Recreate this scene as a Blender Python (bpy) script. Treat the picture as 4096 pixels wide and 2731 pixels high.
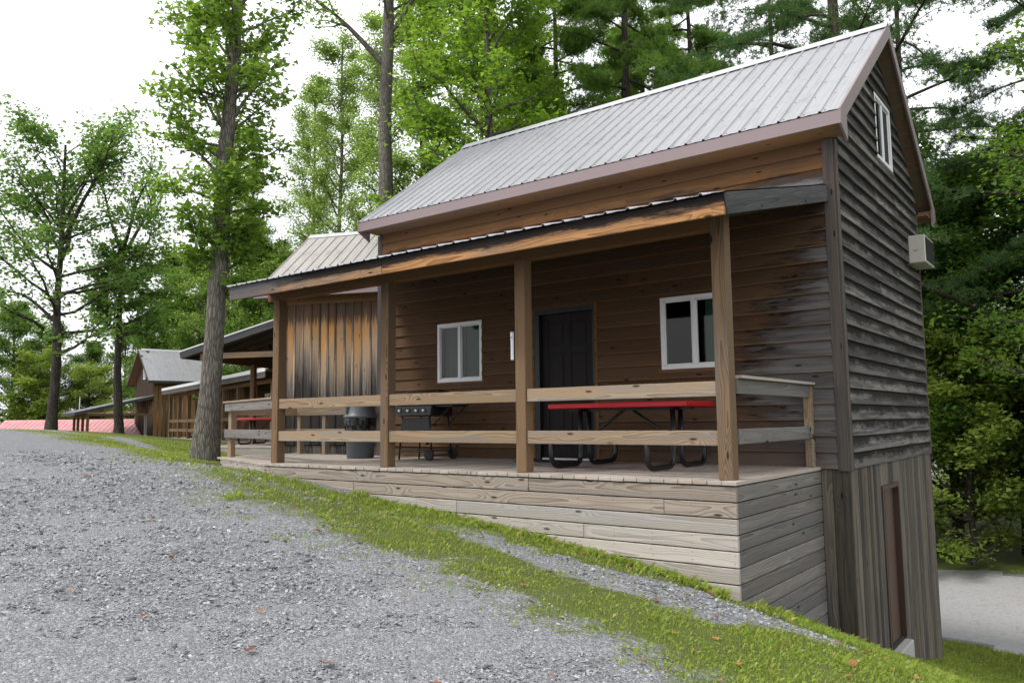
import bpy, math, random
import numpy as np
from mathutils import Matrix, Vector

# ------------------------------------------------------------------ scene, camera, light
for o in list(bpy.data.objects): bpy.data.objects.remove(o)
sc = bpy.context.scene
COL = sc.collection
R = math.radians

cam = bpy.data.objects.new('camera', bpy.data.cameras.new('camera'))
COL.objects.link(cam); sc.camera = cam
YAW, PITCH, ROLL = 0.65363, 0.09993, -0.01121
_fw = Vector((-math.sin(YAW)*math.cos(PITCH), math.cos(YAW)*math.cos(PITCH), math.sin(PITCH)))
_r = Vector((math.cos(YAW), math.sin(YAW), 0)); _u = _r.cross(_fw)
_r2 = _r*math.cos(ROLL) + _u*math.sin(ROLL); _u2 = -_r*math.sin(ROLL) + _u*math.cos(ROLL)
cam.matrix_world = Matrix(((_r2.x, _u2.x, -_fw.x, 2.4617), (_r2.y, _u2.y, -_fw.y, -9.3718), (_r2.z, _u2.z, -_fw.z, 0.5645), (0, 0, 0, 1)))
cam.data.sensor_width = 36.0
cam.data.lens = 36.0*3153.0/4096.0
cam.data.clip_start = 0.05; cam.data.clip_end = 2000

SUN_EL, SUN_AZ = R(52), R(218)          # azimuth clockwise from +Y: light comes from behind and to the left
world = bpy.data.worlds.new('World'); sc.world = world; world.use_nodes = True
wt = world.node_tree; wt.nodes.clear()
w_out = wt.nodes.new('ShaderNodeOutputWorld'); w_bg = wt.nodes.new('ShaderNodeBackground')
w_sky = wt.nodes.new('ShaderNodeTexSky'); w_sky.sky_type = 'NISHITA'; w_sky.sun_disc = False
w_sky.sun_elevation = SUN_EL; w_sky.sun_rotation = SUN_AZ; w_sky.dust_density = 4.0; w_sky.air_density = 1.0
w_mix = wt.nodes.new('ShaderNodeMix'); w_mix.data_type = 'RGBA'
w_tc = wt.nodes.new('ShaderNodeTexCoord'); w_no = wt.nodes.new('ShaderNodeTexNoise')
w_no.inputs['Scale'].default_value = 2.2; w_no.inputs['Detail'].default_value = 6
w_mr = wt.nodes.new('ShaderNodeMapRange'); w_mr.inputs[1].default_value = 0.3; w_mr.inputs[2].default_value = 0.62
w_mr.inputs[3].default_value = 0.80; w_mr.inputs[4].default_value = 0.97
wt.links.new(w_tc.outputs['Generated'], w_no.inputs['Vector']); wt.links.new(w_no.outputs[0], w_mr.inputs[0])
wt.links.new(w_mr.outputs[0], w_mix.inputs[0]); wt.links.new(w_sky.outputs[0], w_mix.inputs[6])
w_mix.inputs[7].default_value = (8.4, 8.5, 8.8, 1)        # overcast cloud cover over the sky
wt.links.new(w_mix.outputs[2], w_bg.inputs[0]); w_bg.inputs[1].default_value = 0.10
wt.links.new(w_bg.outputs[0], w_out.inputs[0])

sun = bpy.data.objects.new('sun', bpy.data.lights.new('sun', 'SUN')); COL.objects.link(sun)
sun.data.energy = 1.5; sun.data.angle = R(12); sun.data.color = (1.0, 0.96, 0.9)
_sd = Vector((math.sin(SUN_AZ)*math.cos(SUN_EL), math.cos(SUN_AZ)*math.cos(SUN_EL), math.sin(SUN_EL)))
sun.rotation_euler = _sd.to_track_quat('Z', 'Y').to_euler(); sun.location = _sd*60

sc.view_settings.view_transform = 'Standard'; sc.view_settings.look = 'None'
sc.view_settings.gamma = 1.0; sc.view_settings.use_curve_mapping = False
sc.view_settings.exposure = 1.02
cy = sc.cycles
cy.max_bounces = 6; cy.diffuse_bounces = 3; cy.glossy_bounces = 2; cy.transmission_bounces = 4; cy.transparent_max_bounces = 6
cy.use_denoising = True; cy.use_adaptive_sampling = True; cy.adaptive_threshold = 0.02
cy.caustics_reflective = False; cy.caustics_refractive = False
sc.render.use_persistent_data = False

rng = np.random.default_rng(7)
random.seed(7)
I4 = Matrix.Identity(4)

# ------------------------------------------------------------------ helpers
def tag(o, label=None, cat=None, group=None, kind=None):
    if label: o['label'] = label
    if cat: o['category'] = cat
    if group: o['group'] = group
    if kind: o['kind'] = kind
    return o

def mesh(name, verts, faces, mat=None, smooth=False):
    me = bpy.data.meshes.new(name)
    me.from_pydata([tuple(v) for v in verts], [], [tuple(f) for f in faces])
    if mat: me.materials.append(mat)
    if smooth: me.polygons.foreach_set('use_smooth', [True]*len(me.polygons))
    me.update()
    return me

def npmesh(name, V, F, mat=None, smooth=False, fattr=None):
    """V (n,3) array, F (m,k) array of equal-size faces"""
    me = bpy.data.meshes.new(name)
    V = np.asarray(V, np.float32); F = np.asarray(F, np.int32); k = F.shape[1]
    me.vertices.add(len(V)); me.vertices.foreach_set('co', V.ravel())
    me.loops.add(F.size); me.loops.foreach_set('vertex_index', F.ravel())
    me.polygons.add(len(F)); me.polygons.foreach_set('loop_start', np.arange(0, F.size, k, dtype=np.int32))
    if smooth: me.polygons.foreach_set('use_smooth', np.ones(len(F), bool))
    if mat: me.materials.append(mat)
    if fattr:
        for n, a in fattr.items():
            at = me.attributes.new(n, 'FLOAT', 'FACE'); at.data.foreach_set('value', np.asarray(a, np.float32))
    me.update(); me.validate()
    return me

def link(name, me, parent=None, M=I4):
    o = bpy.data.objects.new(name, me); COL.objects.link(o)
    if parent is not None: o.parent = parent
    o.matrix_local = M
    return o

def empty(name, M=I4):
    o = bpy.data.objects.new(name, None); COL.objects.link(o); o.matrix_local = M; o.empty_display_size = 0.3
    return o

def T(x, y, z): return Matrix.Translation((x, y, z))

def frame(o, x, y):
    x = Vector(x).normalized(); y = Vector(y).normalized(); z = x.cross(y)
    return Matrix(((x.x, y.x, z.x, o[0]), (x.y, y.y, z.y, o[1]), (x.z, y.z, z.z, o[2]), (0, 0, 0, 1)))

class MB:
    """collects shapes into one mesh"""
    def __init__(s): s.v = []; s.f = []
    def add(s, v, f, M=None):
        n = len(s.v)
        s.v += [tuple(M @ Vector(p)) for p in v] if M else [tuple(p) for p in v]
        s.f += [tuple(i+n for i in q) for q in f]
        return s
    def box(s, x0, x1, y0, y1, z0, z1, b=0.0, M=None):
        if b <= 0:
            v = [(x0,y0,z0),(x1,y0,z0),(x1,y1,z0),(x0,y1,z0),(x0,y0,z1),(x1,y0,z1),(x1,y1,z1),(x0,y1,z1)]
            return s.add(v, [(3,2,1,0),(4,5,6,7),(0,1,5,4),(1,2,6,5),(2,3,7,6),(3,0,4,7)], M)
        v = []; idx = {}
        for ix, X in enumerate((x0, x1)):
            for iy, Y in enumerate((y0, y1)):
                for iz, Z in enumerate((z0, z1)):
                    sx, sy, sz = (b, -b)[ix], (b, -b)[iy], (b, -b)[iz]
                    for k, p in enumerate(((X, Y+sy, Z+sz), (X+sx, Y, Z+sz), (X+sx, Y+sy, Z))):
                        idx[ix, iy, iz, k] = len(v); v.append(p)
        g = lambda a, k: idx[a[0], a[1], a[2], k]
        f = []
        for ax in range(3):
            for sd in (0, 1):
                o = [i for i in range(3) if i != ax]
                cs = []
                for p, q in ((0, 0), (1, 0), (1, 1), (0, 1)):
                    a = [0, 0, 0]; a[ax] = sd; a[o[0]] = p; a[o[1]] = q; cs.append(g(a, ax))
                flip = (sd == 0) ^ (ax == 1)
                f.append(tuple(cs[::-1]) if flip else tuple(cs))
        for ax in range(3):
            o = [i for i in range(3) if i != ax]
            for p in (0, 1):
                for q in (0, 1):
                    a = [0, 0, 0]; c = [0, 0, 0]; a[ax] = 0; c[ax] = 1; a[o[0]] = c[o[0]] = p; a[o[1]] = c[o[1]] = q
                    qd = (g(a, o[0]), g(c, o[0]), g(c, o[1]), g(a, o[1]))
                    f.append(qd if ((p ^ q) ^ (ax == 1)) else qd[::-1])
        for ix in (0, 1):
            for iy in (0, 1):
                for iz in (0, 1):
                    t = (g((ix,iy,iz),0), g((ix,iy,iz),1), g((ix,iy,iz),2))
                    f.append(t if (ix+iy+iz) % 2 else t[::-1])
        return s.add(v, f, M)
    def tube(s, pts, r, n=8, caps=True):
        pts = [Vector(p) for p in pts]; rr = r if isinstance(r, (list, tuple)) else [r]*len(pts)
        base = len(s.v); up = Vector((0, 0, 1)); prev = None
        for i, p in enumerate(pts):
            d = (pts[min(i+1, len(pts)-1)] - pts[max(i-1, 0)]).normalized()
            if prev is None:
                a = d.orthogonal().normalized()
            else:
                a = (prev - d*prev.dot(d)); a = a.normalized() if a.length > 1e-6 else d.orthogonal().normalized()
            prev = a; b = d.cross(a)
            for k in range(n):
                t = 2*math.pi*k/n; s.v.append(tuple(p + (a*math.cos(t) + b*math.sin(t))*rr[i]))
        for i in range(len(pts)-1):
            for k in range(n):
                k2 = (k+1) % n
                s.f.append((base+i*n+k, base+i*n+k2, base+(i+1)*n+k2, base+(i+1)*n+k))
        if caps:
            s.f.append(tuple(base+k for k in range(n))[::-1]); s.f.append(tuple(base+(len(pts)-1)*n+k for k in range(n)))
        return s
    def lathe(s, prof, n=24, M=None, cap0=True, cap1=True):
        v = []; f = []
        for r, z in prof:
            for k in range(n):
                t = 2*math.pi*k/n; v.append((r*math.cos(t), r*math.sin(t), z))
        for i in range(len(prof)-1):
            for k in range(n):
                k2 = (k+1) % n; f.append((i*n+k, i*n+k2, (i+1)*n+k2, (i+1)*n+k))
        if cap0: f.append(tuple(range(n))[::-1])
        if cap1: f.append(tuple((len(prof)-1)*n+k for k in range(n)))
        return s.add(v, f, M)
    def prism(s, poly, z0, z1, M=None):
        n = len(poly); v = [(x, y, z0) for x, y in poly] + [(x, y, z1) for x, y in poly]
        f = [tuple(range(n))[::-1], tuple(range(n, 2*n))] + [(i, (i+1) % n, n+(i+1) % n, n+i) for i in range(n)]
        return s.add(v, f, M)
    def build(s, name, mat, parent=None, M=I4, smooth=False):
        return link(name, mesh(name, s.v, s.f, mat, smooth), parent, M)

_bc = {}
def boardmesh(l, w, t, mat, b=0.003):
    """board lying along local X from 0..l, width along Y 0..w, thickness along Z 0..t"""
    k = (round(l, 3), round(w, 3), round(t, 3), mat.name, b)
    if k not in _bc:
        m = MB().box(0, l, 0, w, 0, t, b); _bc[k] = mesh('board', m.v, m.f, mat)
    return _bc[k]
def board(name, parent, o, xd, yd, l, w, t, mat, b=0.003):
    return link(name, boardmesh(l, w, t, mat, b), parent, frame(o, xd, yd))

X_, Y_, Z_ = (1,0,0), (0,1,0), (0,0,1)
NX, NY, NZ = (-1,0,0), (0,-1,0), (0,0,-1)

# ------------------------------------------------------------------ materials
def new_mat(name):
    m = bpy.data.materials.new(name); m.use_nodes = True; m.node_tree.nodes.clear(); return m, m.node_tree
class NT:
    def __init__(s, nt): s.nt = nt
    def n(s, t, ins=None, **kw):
        q = s.nt.nodes.new('ShaderNode'+t)
        for k, v in kw.items(): setattr(q, k, v)
        for k, v in (ins or {}).items(): s.set(q.inputs[k], v)
        return q
    def set(s, sock, v):
        if isinstance(v, bpy.types.NodeSocket): s.nt.links.new(v, sock)
        elif v is not None:
            if sock.type == 'RGBA' and len(v) == 3: v = (*v, 1)
            sock.default_value = v
    def m(s, op, a, b=None, c=None, clamp=False):
        q = s.n('Math', operation=op, use_clamp=clamp); s.set(q.inputs[0], a)
        if b is not None: s.set(q.inputs[1], b)
        if c is not None: s.set(q.inputs[2], c)
        return q.outputs[0]
    def mix(s, f, a, b, mode='MIX'):
        q = s.n('Mix', data_type='RGBA', blend_type=mode); s.set(q.inputs[0], f); s.set(q.inputs[6], a); s.set(q.inputs[7], b); return q.outputs[2]
    def vec(s, x, y, z):
        q = s.n('CombineXYZ'); s.set(q.inputs[0], x); s.set(q.inputs[1], y); s.set(q.inputs[2], z); return q.outputs[0]
    def noise(s, v, scale=1, detail=2, rough=.5):
        q = s.n('TexNoise', {'Vector': v, 'Scale': scale, 'Detail': detail, 'Roughness': rough}); return q.outputs[0]
    def sm(s, x, a, b, lo=0.0, hi=1.0):
        q = s.n('MapRange', {0: x, 1: a, 2: b, 3: lo, 4: hi}, interpolation_type='SMOOTHSTEP'); return q.outputs[0]
    def sep(s, v):
        q = s.n('SeparateXYZ', {0: v}); return q.outputs
    def out(s, bsdf):
        o = s.n('OutputMaterial'); s.nt.links.new(bsdf, o.inputs[0])
    def princ(s, col, rough=.6, normal=None, metal=0.0, spec=.5):
        q = s.n('BsdfPrincipled'); s.set(q.inputs['Base Color'], col); s.set(q.inputs['Roughness'], rough); s.set(q.inputs['Metallic'], metal)
        s.set(q.inputs['Specular IOR Level'], spec)
        if normal is not None: s.nt.links.new(normal, q.inputs['Normal'])
        s.out(q.outputs[0]); return q
    def bump(s, h, strength=.3, dist=.01):
        return s.n('Bump', {'Height': h, 'Strength': strength, 'Distance': dist}).outputs[0]

def wood(name, light, dark, grey, ga=.6, gr=(.45, .62), ring=110., knots=1., val=.35, rough=.85, bump=.4, extra=None, fib=.35, gmix=.9):
    m, nt = new_mat(name); s = NT(nt)
    X, Y, Z = s.sep(s.n('TexCoord').outputs['Object'])
    rnd = s.n('ObjectInfo').outputs['Random']
    r2 = s.m('FRACT', s.m('MULTIPLY', rnd, 7.31)); r3 = s.m('FRACT', s.m('MULTIPLY', rnd, 23.7))
    ox = s.m('MULTIPLY', rnd, 61.); Xo = s.m('ADD', X, ox)
    n1 = s.noise(s.vec(s.m('MULTIPLY', Xo, .8), s.m('MULTIPLY_ADD', Y, 3., s.m('MULTIPLY', rnd, 17.)), s.m('MULTIPLY', Z, 3.)), 1, 2)
    n2 = s.noise(s.vec(s.m('MULTIPLY', Xo, .45), s.m('MULTIPLY', r2, 31.), 4.), 1, 2)
    yy = s.m('ADD', s.m('MULTIPLY_ADD', s.m('SUBTRACT', n1, .5), .22, s.m('SUBTRACT', Y, .07)), s.m('MULTIPLY', s.m('SUBTRACT', r3, .5), .12))
    zz = s.m('MULTIPLY_ADD', n2, .09, s.m('ADD', Z, -.01))
    vo = s.n('TexVoronoi', {'Vector': s.vec(s.m('MULTIPLY', Xo, 1.5), s.m('MULTIPLY_ADD', Y, 5., s.m('MULTIPLY', rnd, 19.)), 0.), 'Scale': 1.}, voronoi_dimensions='2D')
    dk = vo.outputs['Distance']
    kc = s.sm(s.sep(vo.outputs['Color'])[0], 1.-.42*knots, 1.-.40*knots)
    kn = s.m('MULTIPLY', s.sm(dk, .085, .035), kc)
    halo = s.m('MULTIPLY', s.sm(dk, .42, .03), kc)
    r = s.m('MULTIPLY_ADD', halo, .028, s.m('SQRT', s.m('ADD', s.m('MULTIPLY', yy, yy), s.m('MULTIPLY', zz, zz))))
    g = s.m('POWER', s.m('FRACT', s.m('MULTIPLY', r, ring)), 2.2)
    fb = s.noise(s.vec(s.m('MULTIPLY', Xo, 5.), s.m('MULTIPLY', Y, 170.), s.m('MULTIPLY', Z, 170.)), 1, 3)
    w = s.noise(s.vec(s.m('MULTIPLY', Xo, .9), s.m('MULTIPLY_ADD', Y, 16., s.m('MULTIPLY', r2, 11.)), s.m('MULTIPLY', Z, 16.)), 1, 5, .6)
    gf = s.m('ADD', s.m('MULTIPLY', g, ga), s.m('MULTIPLY', s.m('SUBTRACT', fb, .5), fib), clamp=True)
    col = s.mix(gf, light, dark)
    gm = s.m('MULTIPLY', s.sm(s.m('ADD', w, s.m('MULTIPLY', s.m('SUBTRACT', r2, .5), .18)), gr[0], gr[1]), gmix)
    col = s.mix(gm, col, s.mix(s.m('MULTIPLY', gf, .6), grey, tuple(c*.45 for c in grey)))
    if extra: col = extra(s, col, dict(X=X, Y=Y, Z=Z, rnd=rnd, Xo=Xo, fb=fb, w=w, r2=r2, r3=r3))
    col = s.mix(s.m('MULTIPLY', kn, .85), col, tuple(c*.25 for c in dark))
    vv = s.m('MULTIPLY_ADD', s.m('SUBTRACT', r3, .5), val, 1.)
    col = s.mix(1., col, s.vec(vv, vv, vv), 'MULTIPLY')
    h = s.m('MULTIPLY_ADD', g, -.6, s.m('MULTIPLY_ADD', fb, .8, s.m('MULTIPLY', w, .7)))
    s.princ(col, rough, s.bump(h, bump, .006), spec=.07)
    return m

def simple(name, col, rough=.5, metal=0., spec=.5, var=0.12, scale=8., bump=0., dirt=None):
    m, nt = new_mat(name); s = NT(nt)
    P = s.n('TexCoord').outputs['Object']
    n = s.noise(P, scale, 5, .6)
    f = s.m('MULTIPLY_ADD', s.m('SUBTRACT', n, .5), var*2, 1.)
    c = s.mix(1., col, s.vec(f, f, f), 'MULTIPLY')
    if dirt is not None: c = s.mix(s.sm(s.noise(P, scale*.4, 6, .65), .5, .75), c, dirt)
    s.princ(c, rough, s.bump(s.noise(P, scale*6, 3), bump, .004) if bump else None, metal, spec)
    return m

def porch_stain(s, col, q):
    """siding sheltered by the porch stays brown; where rain reaches it is silvered, with a mildew edge"""
    px, py, pz = s.sep(s.n('NewGeometry').outputs['Position'])
    nz = s.noise(s.vec(s.m('MULTIPLY', px, 1.6), s.m('MULTIPLY', pz, 13.), s.m('MULTIPLY', q['r2'], 40.)), 1, 5, .65)
    b = s.m('ADD', s.m('MAXIMUM', s.m('MULTIPLY_ADD', pz, .58, -1.78), s.m('MULTIPLY_ADD', pz, -.9, -.42)), s.m('MULTIPLY', s.m('SUBTRACT', q['r2'], .5), .4))
    d = s.m('ADD', s.m('SUBTRACT', px, b), s.m('MULTIPLY', s.m('SUBTRACT', nz, .5), 1.7))
    grey = s.mix(s.m('MULTIPLY_ADD', q['w'], 1.6, -.4, True), (.05, .046, .045), (.21, .20, .195))
    col = s.mix(s.sm(d, -.15, .4), col, grey)
    edge = s.m('MULTIPLY', s.sm(d, -.35, .0), s.sm(d, .5, .12))
    sp = s.sm(s.noise(s.vec(s.m('MULTIPLY', px, 3.), s.m('MULTIPLY', pz, 22.), q['rnd']), 1, 4, .7), .48, .66)
    col = s.mix(s.m('MULTIPLY', edge, s.m('MULTIPLY_ADD', sp, .6, .4)), col, (.010, .0095, .010))
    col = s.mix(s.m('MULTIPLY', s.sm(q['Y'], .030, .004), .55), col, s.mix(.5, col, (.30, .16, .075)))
    low = s.m('MULTIPLY', s.sm(pz, .75, .15), s.sm(s.m('ADD', px, s.m('MULTIPLY', nz, 1.2)), -2.6, -.9))
    return s.mix(s.m('MULTIPLY', low, .5), col, (.13, .11, .10))

def upper_stain(s, col, q):
    px, py, pz = s.sep(s.n('NewGeometry').outputs['Position'])
    nz = s.noise(s.vec(s.m('MULTIPLY', px, 1.1), s.m('MULTIPLY', pz, 9.), 3.), 1, 5, .65)
    h = s.m('ADD', pz, s.m('MULTIPLY', s.m('SUBTRACT', nz, .5), .5))
    col = s.mix(s.sm(h, 3.42, 3.28), col, (.20, .195, .195))
    col = s.mix(s.m('MULTIPLY', s.m('MULTIPLY', s.sm(h, 3.5, 3.4), s.sm(h, 3.24, 3.34)), .7), col, (.03, .026, .024))
    return s.mix(s.m('MULTIPLY', s.sm(h, 3.50, 3.62), .75), col, (.13, .075, .04))

def fascia_stain(s, col, q):
    n = s.noise(s.vec(s.m('MULTIPLY', q['Xo'], 1.6), s.m('MULTIPLY', q['Y'], 14.), q['rnd']), 1, 8, .78)
    t = s.m('ADD', s.m('MULTIPLY', q['Y'], 4.2), n)
    col = s.mix(s.sm(t, .72, .98), col, (.016, .013, .012))
    px = s.sep(s.n('NewGeometry').outputs['Position'])[0]
    e = s.m('ADD', px, s.m('MULTIPLY', s.m('SUBTRACT', n, .5), 2.5))
    return s.mix(s.m('MULTIPLY', s.sm(e, -5.6, -6.8), .9), col, (.095, .09, .092))

def bb_stain(s, col, q):
    """vertical boards: brown under the eave, orange-tan below, silver then black towards the ground"""
    pz = s.sep(s.n('TexCoord').outputs['Object'])[0]
    n = s.noise(s.vec(s.m('MULTIPLY', q['X'], .7), s.m('MULTIPLY', q['Y'], 42.), s.m('MULTIPLY', q['rnd'], 77.)), 1, 6, .68)
    h = s.m('ADD', pz, s.m('MULTIPLY_ADD', s.m('SUBTRACT', n, .5), 3.2, s.m('MULTIPLY', s.m('SUBTRACT', q['r2'], .5), 1.0)))
    col = s.mix(s.sm(h, 2.95, 2.55), col, (.36, .255, .17))
    col = s.mix(s.sm(h, 2.3, 1.9), col, (.17, .145, .125))
    col = s.mix(s.sm(h, 1.75, 1.3), col, (.04, .036, .035))
    h2 = s.m('ADD', pz, s.m('MULTIPLY', s.m('SUBTRACT', n, .5), 1.2))
    return s.mix(s.m('MULTIPLY', s.sm(h2, 3.0, 3.25), .92), col, (.07, .05, .04))

def side_shade_stain(s, col, q):
    """blotchy stain with lap shade painted in: dark under each lap, lighter lower edge"""
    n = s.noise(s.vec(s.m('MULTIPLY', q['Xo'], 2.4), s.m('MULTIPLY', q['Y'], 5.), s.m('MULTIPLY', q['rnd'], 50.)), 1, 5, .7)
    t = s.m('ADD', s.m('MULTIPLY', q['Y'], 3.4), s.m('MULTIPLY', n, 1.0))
    col = s.mix(s.m('MULTIPLY', s.sm(t, .66, 1.0), .92), col, (.016, .016, .016))  # shade below the overlapping board, painted into the board top
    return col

M_side = wood('silvered siding', (.19, .176, .165), (.042, .038, .036), (.065, .06, .057), ga=.8, gr=(.40, .58), val=.55, extra=side_shade_stain, knots=.7)
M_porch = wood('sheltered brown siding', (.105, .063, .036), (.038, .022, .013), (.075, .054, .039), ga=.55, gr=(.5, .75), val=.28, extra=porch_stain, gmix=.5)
M_upper = wood('orange brown siding', (.255, .13, .058), (.09, .043, .02), (.145, .095, .062), ga=.5, gr=(.5, .7), val=.25, extra=upper_stain)
M_deck = wood('weathered deck boards', (.40, .345, .295), (.16, .12, .095), (.35, .325, .30), ga=.55, val=.3, knots=.6)
M_skirt = wood('weathered skirting boards', (.425, .39, .348), (.125, .096, .074), (.385, .365, .345), ga=.55, val=.25, gr=(.44, .66), ring=85)
M_skirt2 = wood('browned skirting boards', (.32, .275, .228), (.08, .055, .038), (.26, .24, .22), ga=.68, val=.25, gr=(.46, .66), ring=80)
M_skirtd = wood('greyed skirting boards', (.205, .187, .172), (.055, .046, .04), (.15, .145, .141), ga=.65, val=.35, gr=(.4, .62), ring=85)
M_rail = wood('rail timber', (.315, .23, .15), (.10, .06, .034), (.235, .205, .175), ga=.75, gr=(.46, .66), ring=110, val=.25)
M_post = wood('post timber', (.20, .13, .076), (.06, .034, .018), (.155, .125, .098), ga=.8, gr=(.5, .68), ring=85, val=.2, knots=.8)
M_beam = wood('beam timber', (.17, .094, .043), (.075, .038, .018), (.12, .08, .05), ga=.5, val=.2, gr=(.55, .75))
M_soffit = wood('soffit timber', (.26, .145, .072), (.12, .065, .035), (.17, .135, .11), ga=.5, val=.2, gr=(.46, .6))
M_pfascia = wood('stained porch fascia', (.37, .195, .085), (.10, .045, .019), (.22, .155, .108), ga=.75, ring=80, val=.15, extra=fascia_stain, gr=(.5, .7))
M_rake = wood('grey rake board', (.10, .098, .098), (.035, .033, .033), (.065, .065, .068), ga=.8, ring=70, val=.1)
M_base = wood('grey basement boards', (.15, .128, .103), (.038, .032, .027), (.07, .066, .063), ga=.7, gr=(.42, .6), val=.7, knots=.5)
M_bb = wood('streaked board wall', (.58, .28, .085), (.25, .10, .03), (.40, .28, .18), ga=.5, val=.3, extra=bb_stain, gr=(.5, .7))
M_bb4 = wood('brown board wall', (.30, .155, .07), (.11, .055, .025), (.22, .16, .11), ga=.5, val=.9, gr=(.5, .7))
M_bbdark = wood('black streaked battens', (.20, .13, .085), (.06, .045, .035), (.10, .095, .095), ga=.5, val=.6, extra=bb_stain, gr=(.4, .6))
M_rafter = wood('dark rafters', (.095, .07, .055), (.04, .03, .025), (.085, .075, .068), ga=.5, val=.3)
M_corner = wood('corner board', (.115, .094, .08), (.045, .035, .03), (.075, .07, .068), ga=.5, val=.15)
M_dark = simple('dark underlay', (.02, .017, .015), .9, var=.2)
M_fascia = simple('mauve brown metal trim', (.205, .155, .158), .42, var=.05, scale=3)
M_white = simple('white vinyl', (.72, .73, .74), .4, var=.04)
M_door = simple('dark brown painted door', (.012, .0095, .0098), .6, spec=.2, var=.1, scale=4)
M_doorframe = simple('black brown door frame', (.008, .0065, .006), .5)
M_brown = simple('brown painted steel door', (.068, .036, .025), .5, var=.08)
M_browndk = simple('brown door frame paint', (.045, .022, .016), .55, var=.1)
M_black = simple('black powder coat', (.012, .012, .013), .35, var=.1)
M_blackm = simple('matt black plastic', (.022, .023, .025), .55, var=.1)
M_red = simple('red plastic coated top', (.46, .008, .014), .38, var=.06, spec=.5)
M_can = simple('grey plastic', (.06, .073, .082), .5, var=.06)
M_canlid = simple('light grey plastic', (.085, .097, .107), .45, var=.05)
M_bag = simple('black bin liner', (.008, .008, .009), .18, var=.1)
M_steel = simple('brushed steel', (.62, .63, .65), .28, metal=.9, var=.05)
M_beige = simple('beige casing', (.46, .435, .375), .5, var=.05, dirt=(.36, .33, .27))
M_concrete = simple('concrete', (.36, .35, .34), .85, var=.15, scale=14, bump=.3)
M_curtain = simple('pale curtain', (.36, .38, .33), .9, var=.1, scale=3)
M_curtaing = simple('green curtain', (.16, .34, .22), .9, var=.15, scale=3)
M_rubber = simple('rubber tyre', (.015, .015, .015), .8)
M_lichen = simple('grey green lichen', (.24, .25, .215), .95, var=.3, scale=40)
M_trim_lit = simple('pale metal roof edge', (.60, .61, .62), .4, var=.05)
M_poleg = simple('galvanised pole', (.4, .42, .43), .5)

def metal_roof(name, col, dirt, amt):
    m, nt = new_mat(name); s = NT(nt)
    X, Y, Z = s.sep(s.n('TexCoord').outputs['Object'])
    rnd = s.n('ObjectInfo').outputs['Random']
    st = s.noise(s.vec(s.m('MULTIPLY_ADD', X, 34., s.m('MULTIPLY', rnd, 50.)), s.m('MULTIPLY', Y, 1.1), Z), 1, 5, .65)
    bl = s.noise(s.vec(s.m('MULTIPLY_ADD', X, 3., s.m('MULTIPLY', rnd, 20.)), s.m('MULTIPLY', Y, 2.), Z), 1, 4, .6)
    c = s.mix(s.m('MULTIPLY', s.sm(st, .42, .75), amt), col, dirt)
    c = s.mix(s.m('MULTIPLY', s.sm(bl, .5, .8), amt*.8), c, tuple(q*.75 for q in dirt))
    vv = s.m('MULTIPLY_ADD', rnd, .12, .94)
    c = s.mix(1., c, s.vec(vv, vv, vv), 'MULTIPLY')
    s.princ(c, s.m('MULTIPLY_ADD', st, .25, .3), None, .15, .5)
    return m
M_roof = metal_roof('pale grey metal roofing', (.29, .292, .305), (.205, .20, .197), .75)
M_roof2 = metal_roof('dirty beige metal roofing', (.33, .31, .285), (.18, .158, .135), .8)
M_roofp = metal_roof('porch metal roofing', (.44, .445, .46), (.32, .32, .32), .5)
M_roofr = metal_roof('faded red metal roofing', (.50, .17, .175), (.62, .42, .42), .9)
M_reddark = simple('dark red metal edge', (.16, .012, .018), .45)

def glass():
    m, nt = new_mat('window glass'); s = NT(nt)
    tr = s.n('BsdfTransparent', {0: (.42, .48, .45, 1)}); gl = s.n('BsdfGlossy', {'Roughness': .03, 'Color': (.9, .9, .9, 1)})
    fr = s.n('Fresnel', {'IOR': 1.55})
    mx = s.n('MixShader', {0: s.m('MULTIPLY_ADD', fr.outputs[0], .5, .004, True)}); nt.links.new(tr.outputs[0], mx.inputs[1]); nt.links.new(gl.outputs[0], mx.inputs[2])
    s.out(mx.outputs[0]); return m
M_glass = glass()

def bark(name, a, b, lich=.5, sc_=1.0):
    m, nt = new_mat(name); s = NT(nt)
    X, Y, Z = s.sep(s.n('TexCoord').outputs['Object'])
    v = s.vec(s.m('MULTIPLY', X, 30.*sc_), s.m('MULTIPLY', Y, 30.*sc_), s.m('MULTIPLY', Z, 5.*sc_))
    n = s.noise(v, 1, 5, .65)
    vo = s.n('TexVoronoi', {'Vector': v, 'Scale': .9}, feature='DISTANCE_TO_EDGE').outputs[0]
    cr = s.sm(vo, 0., .22)
    c = s.mix(s.m('MULTIPLY', n, cr), b, a)
    l = s.sm(s.noise(s.vec(s.m('MULTIPLY', X, 5.), s.m('MULTIPLY', Y, 5.), s.m('MULTIPLY', Z, 1.6)), 1, 5, .7), .52, .66)
    c = s.mix(s.m('MULTIPLY', l, lich), c, (.20, .225, .165))
    s.princ(c, .9, s.bump(s.m('ADD', s.m('MULTIPLY', cr, .8), n), .8, .02), spec=.15)
    return m
M_bark = bark('grey brown bark', (.27, .245, .21), (.085, .075, .062), .6)
M_barkd = bark('dark bark', (.12, .098, .083), (.038, .031, .027), .25)
M_barkp = bark('pine bark', (.11, .08, .068), (.035, .026, .023), .15, .7)

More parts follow.
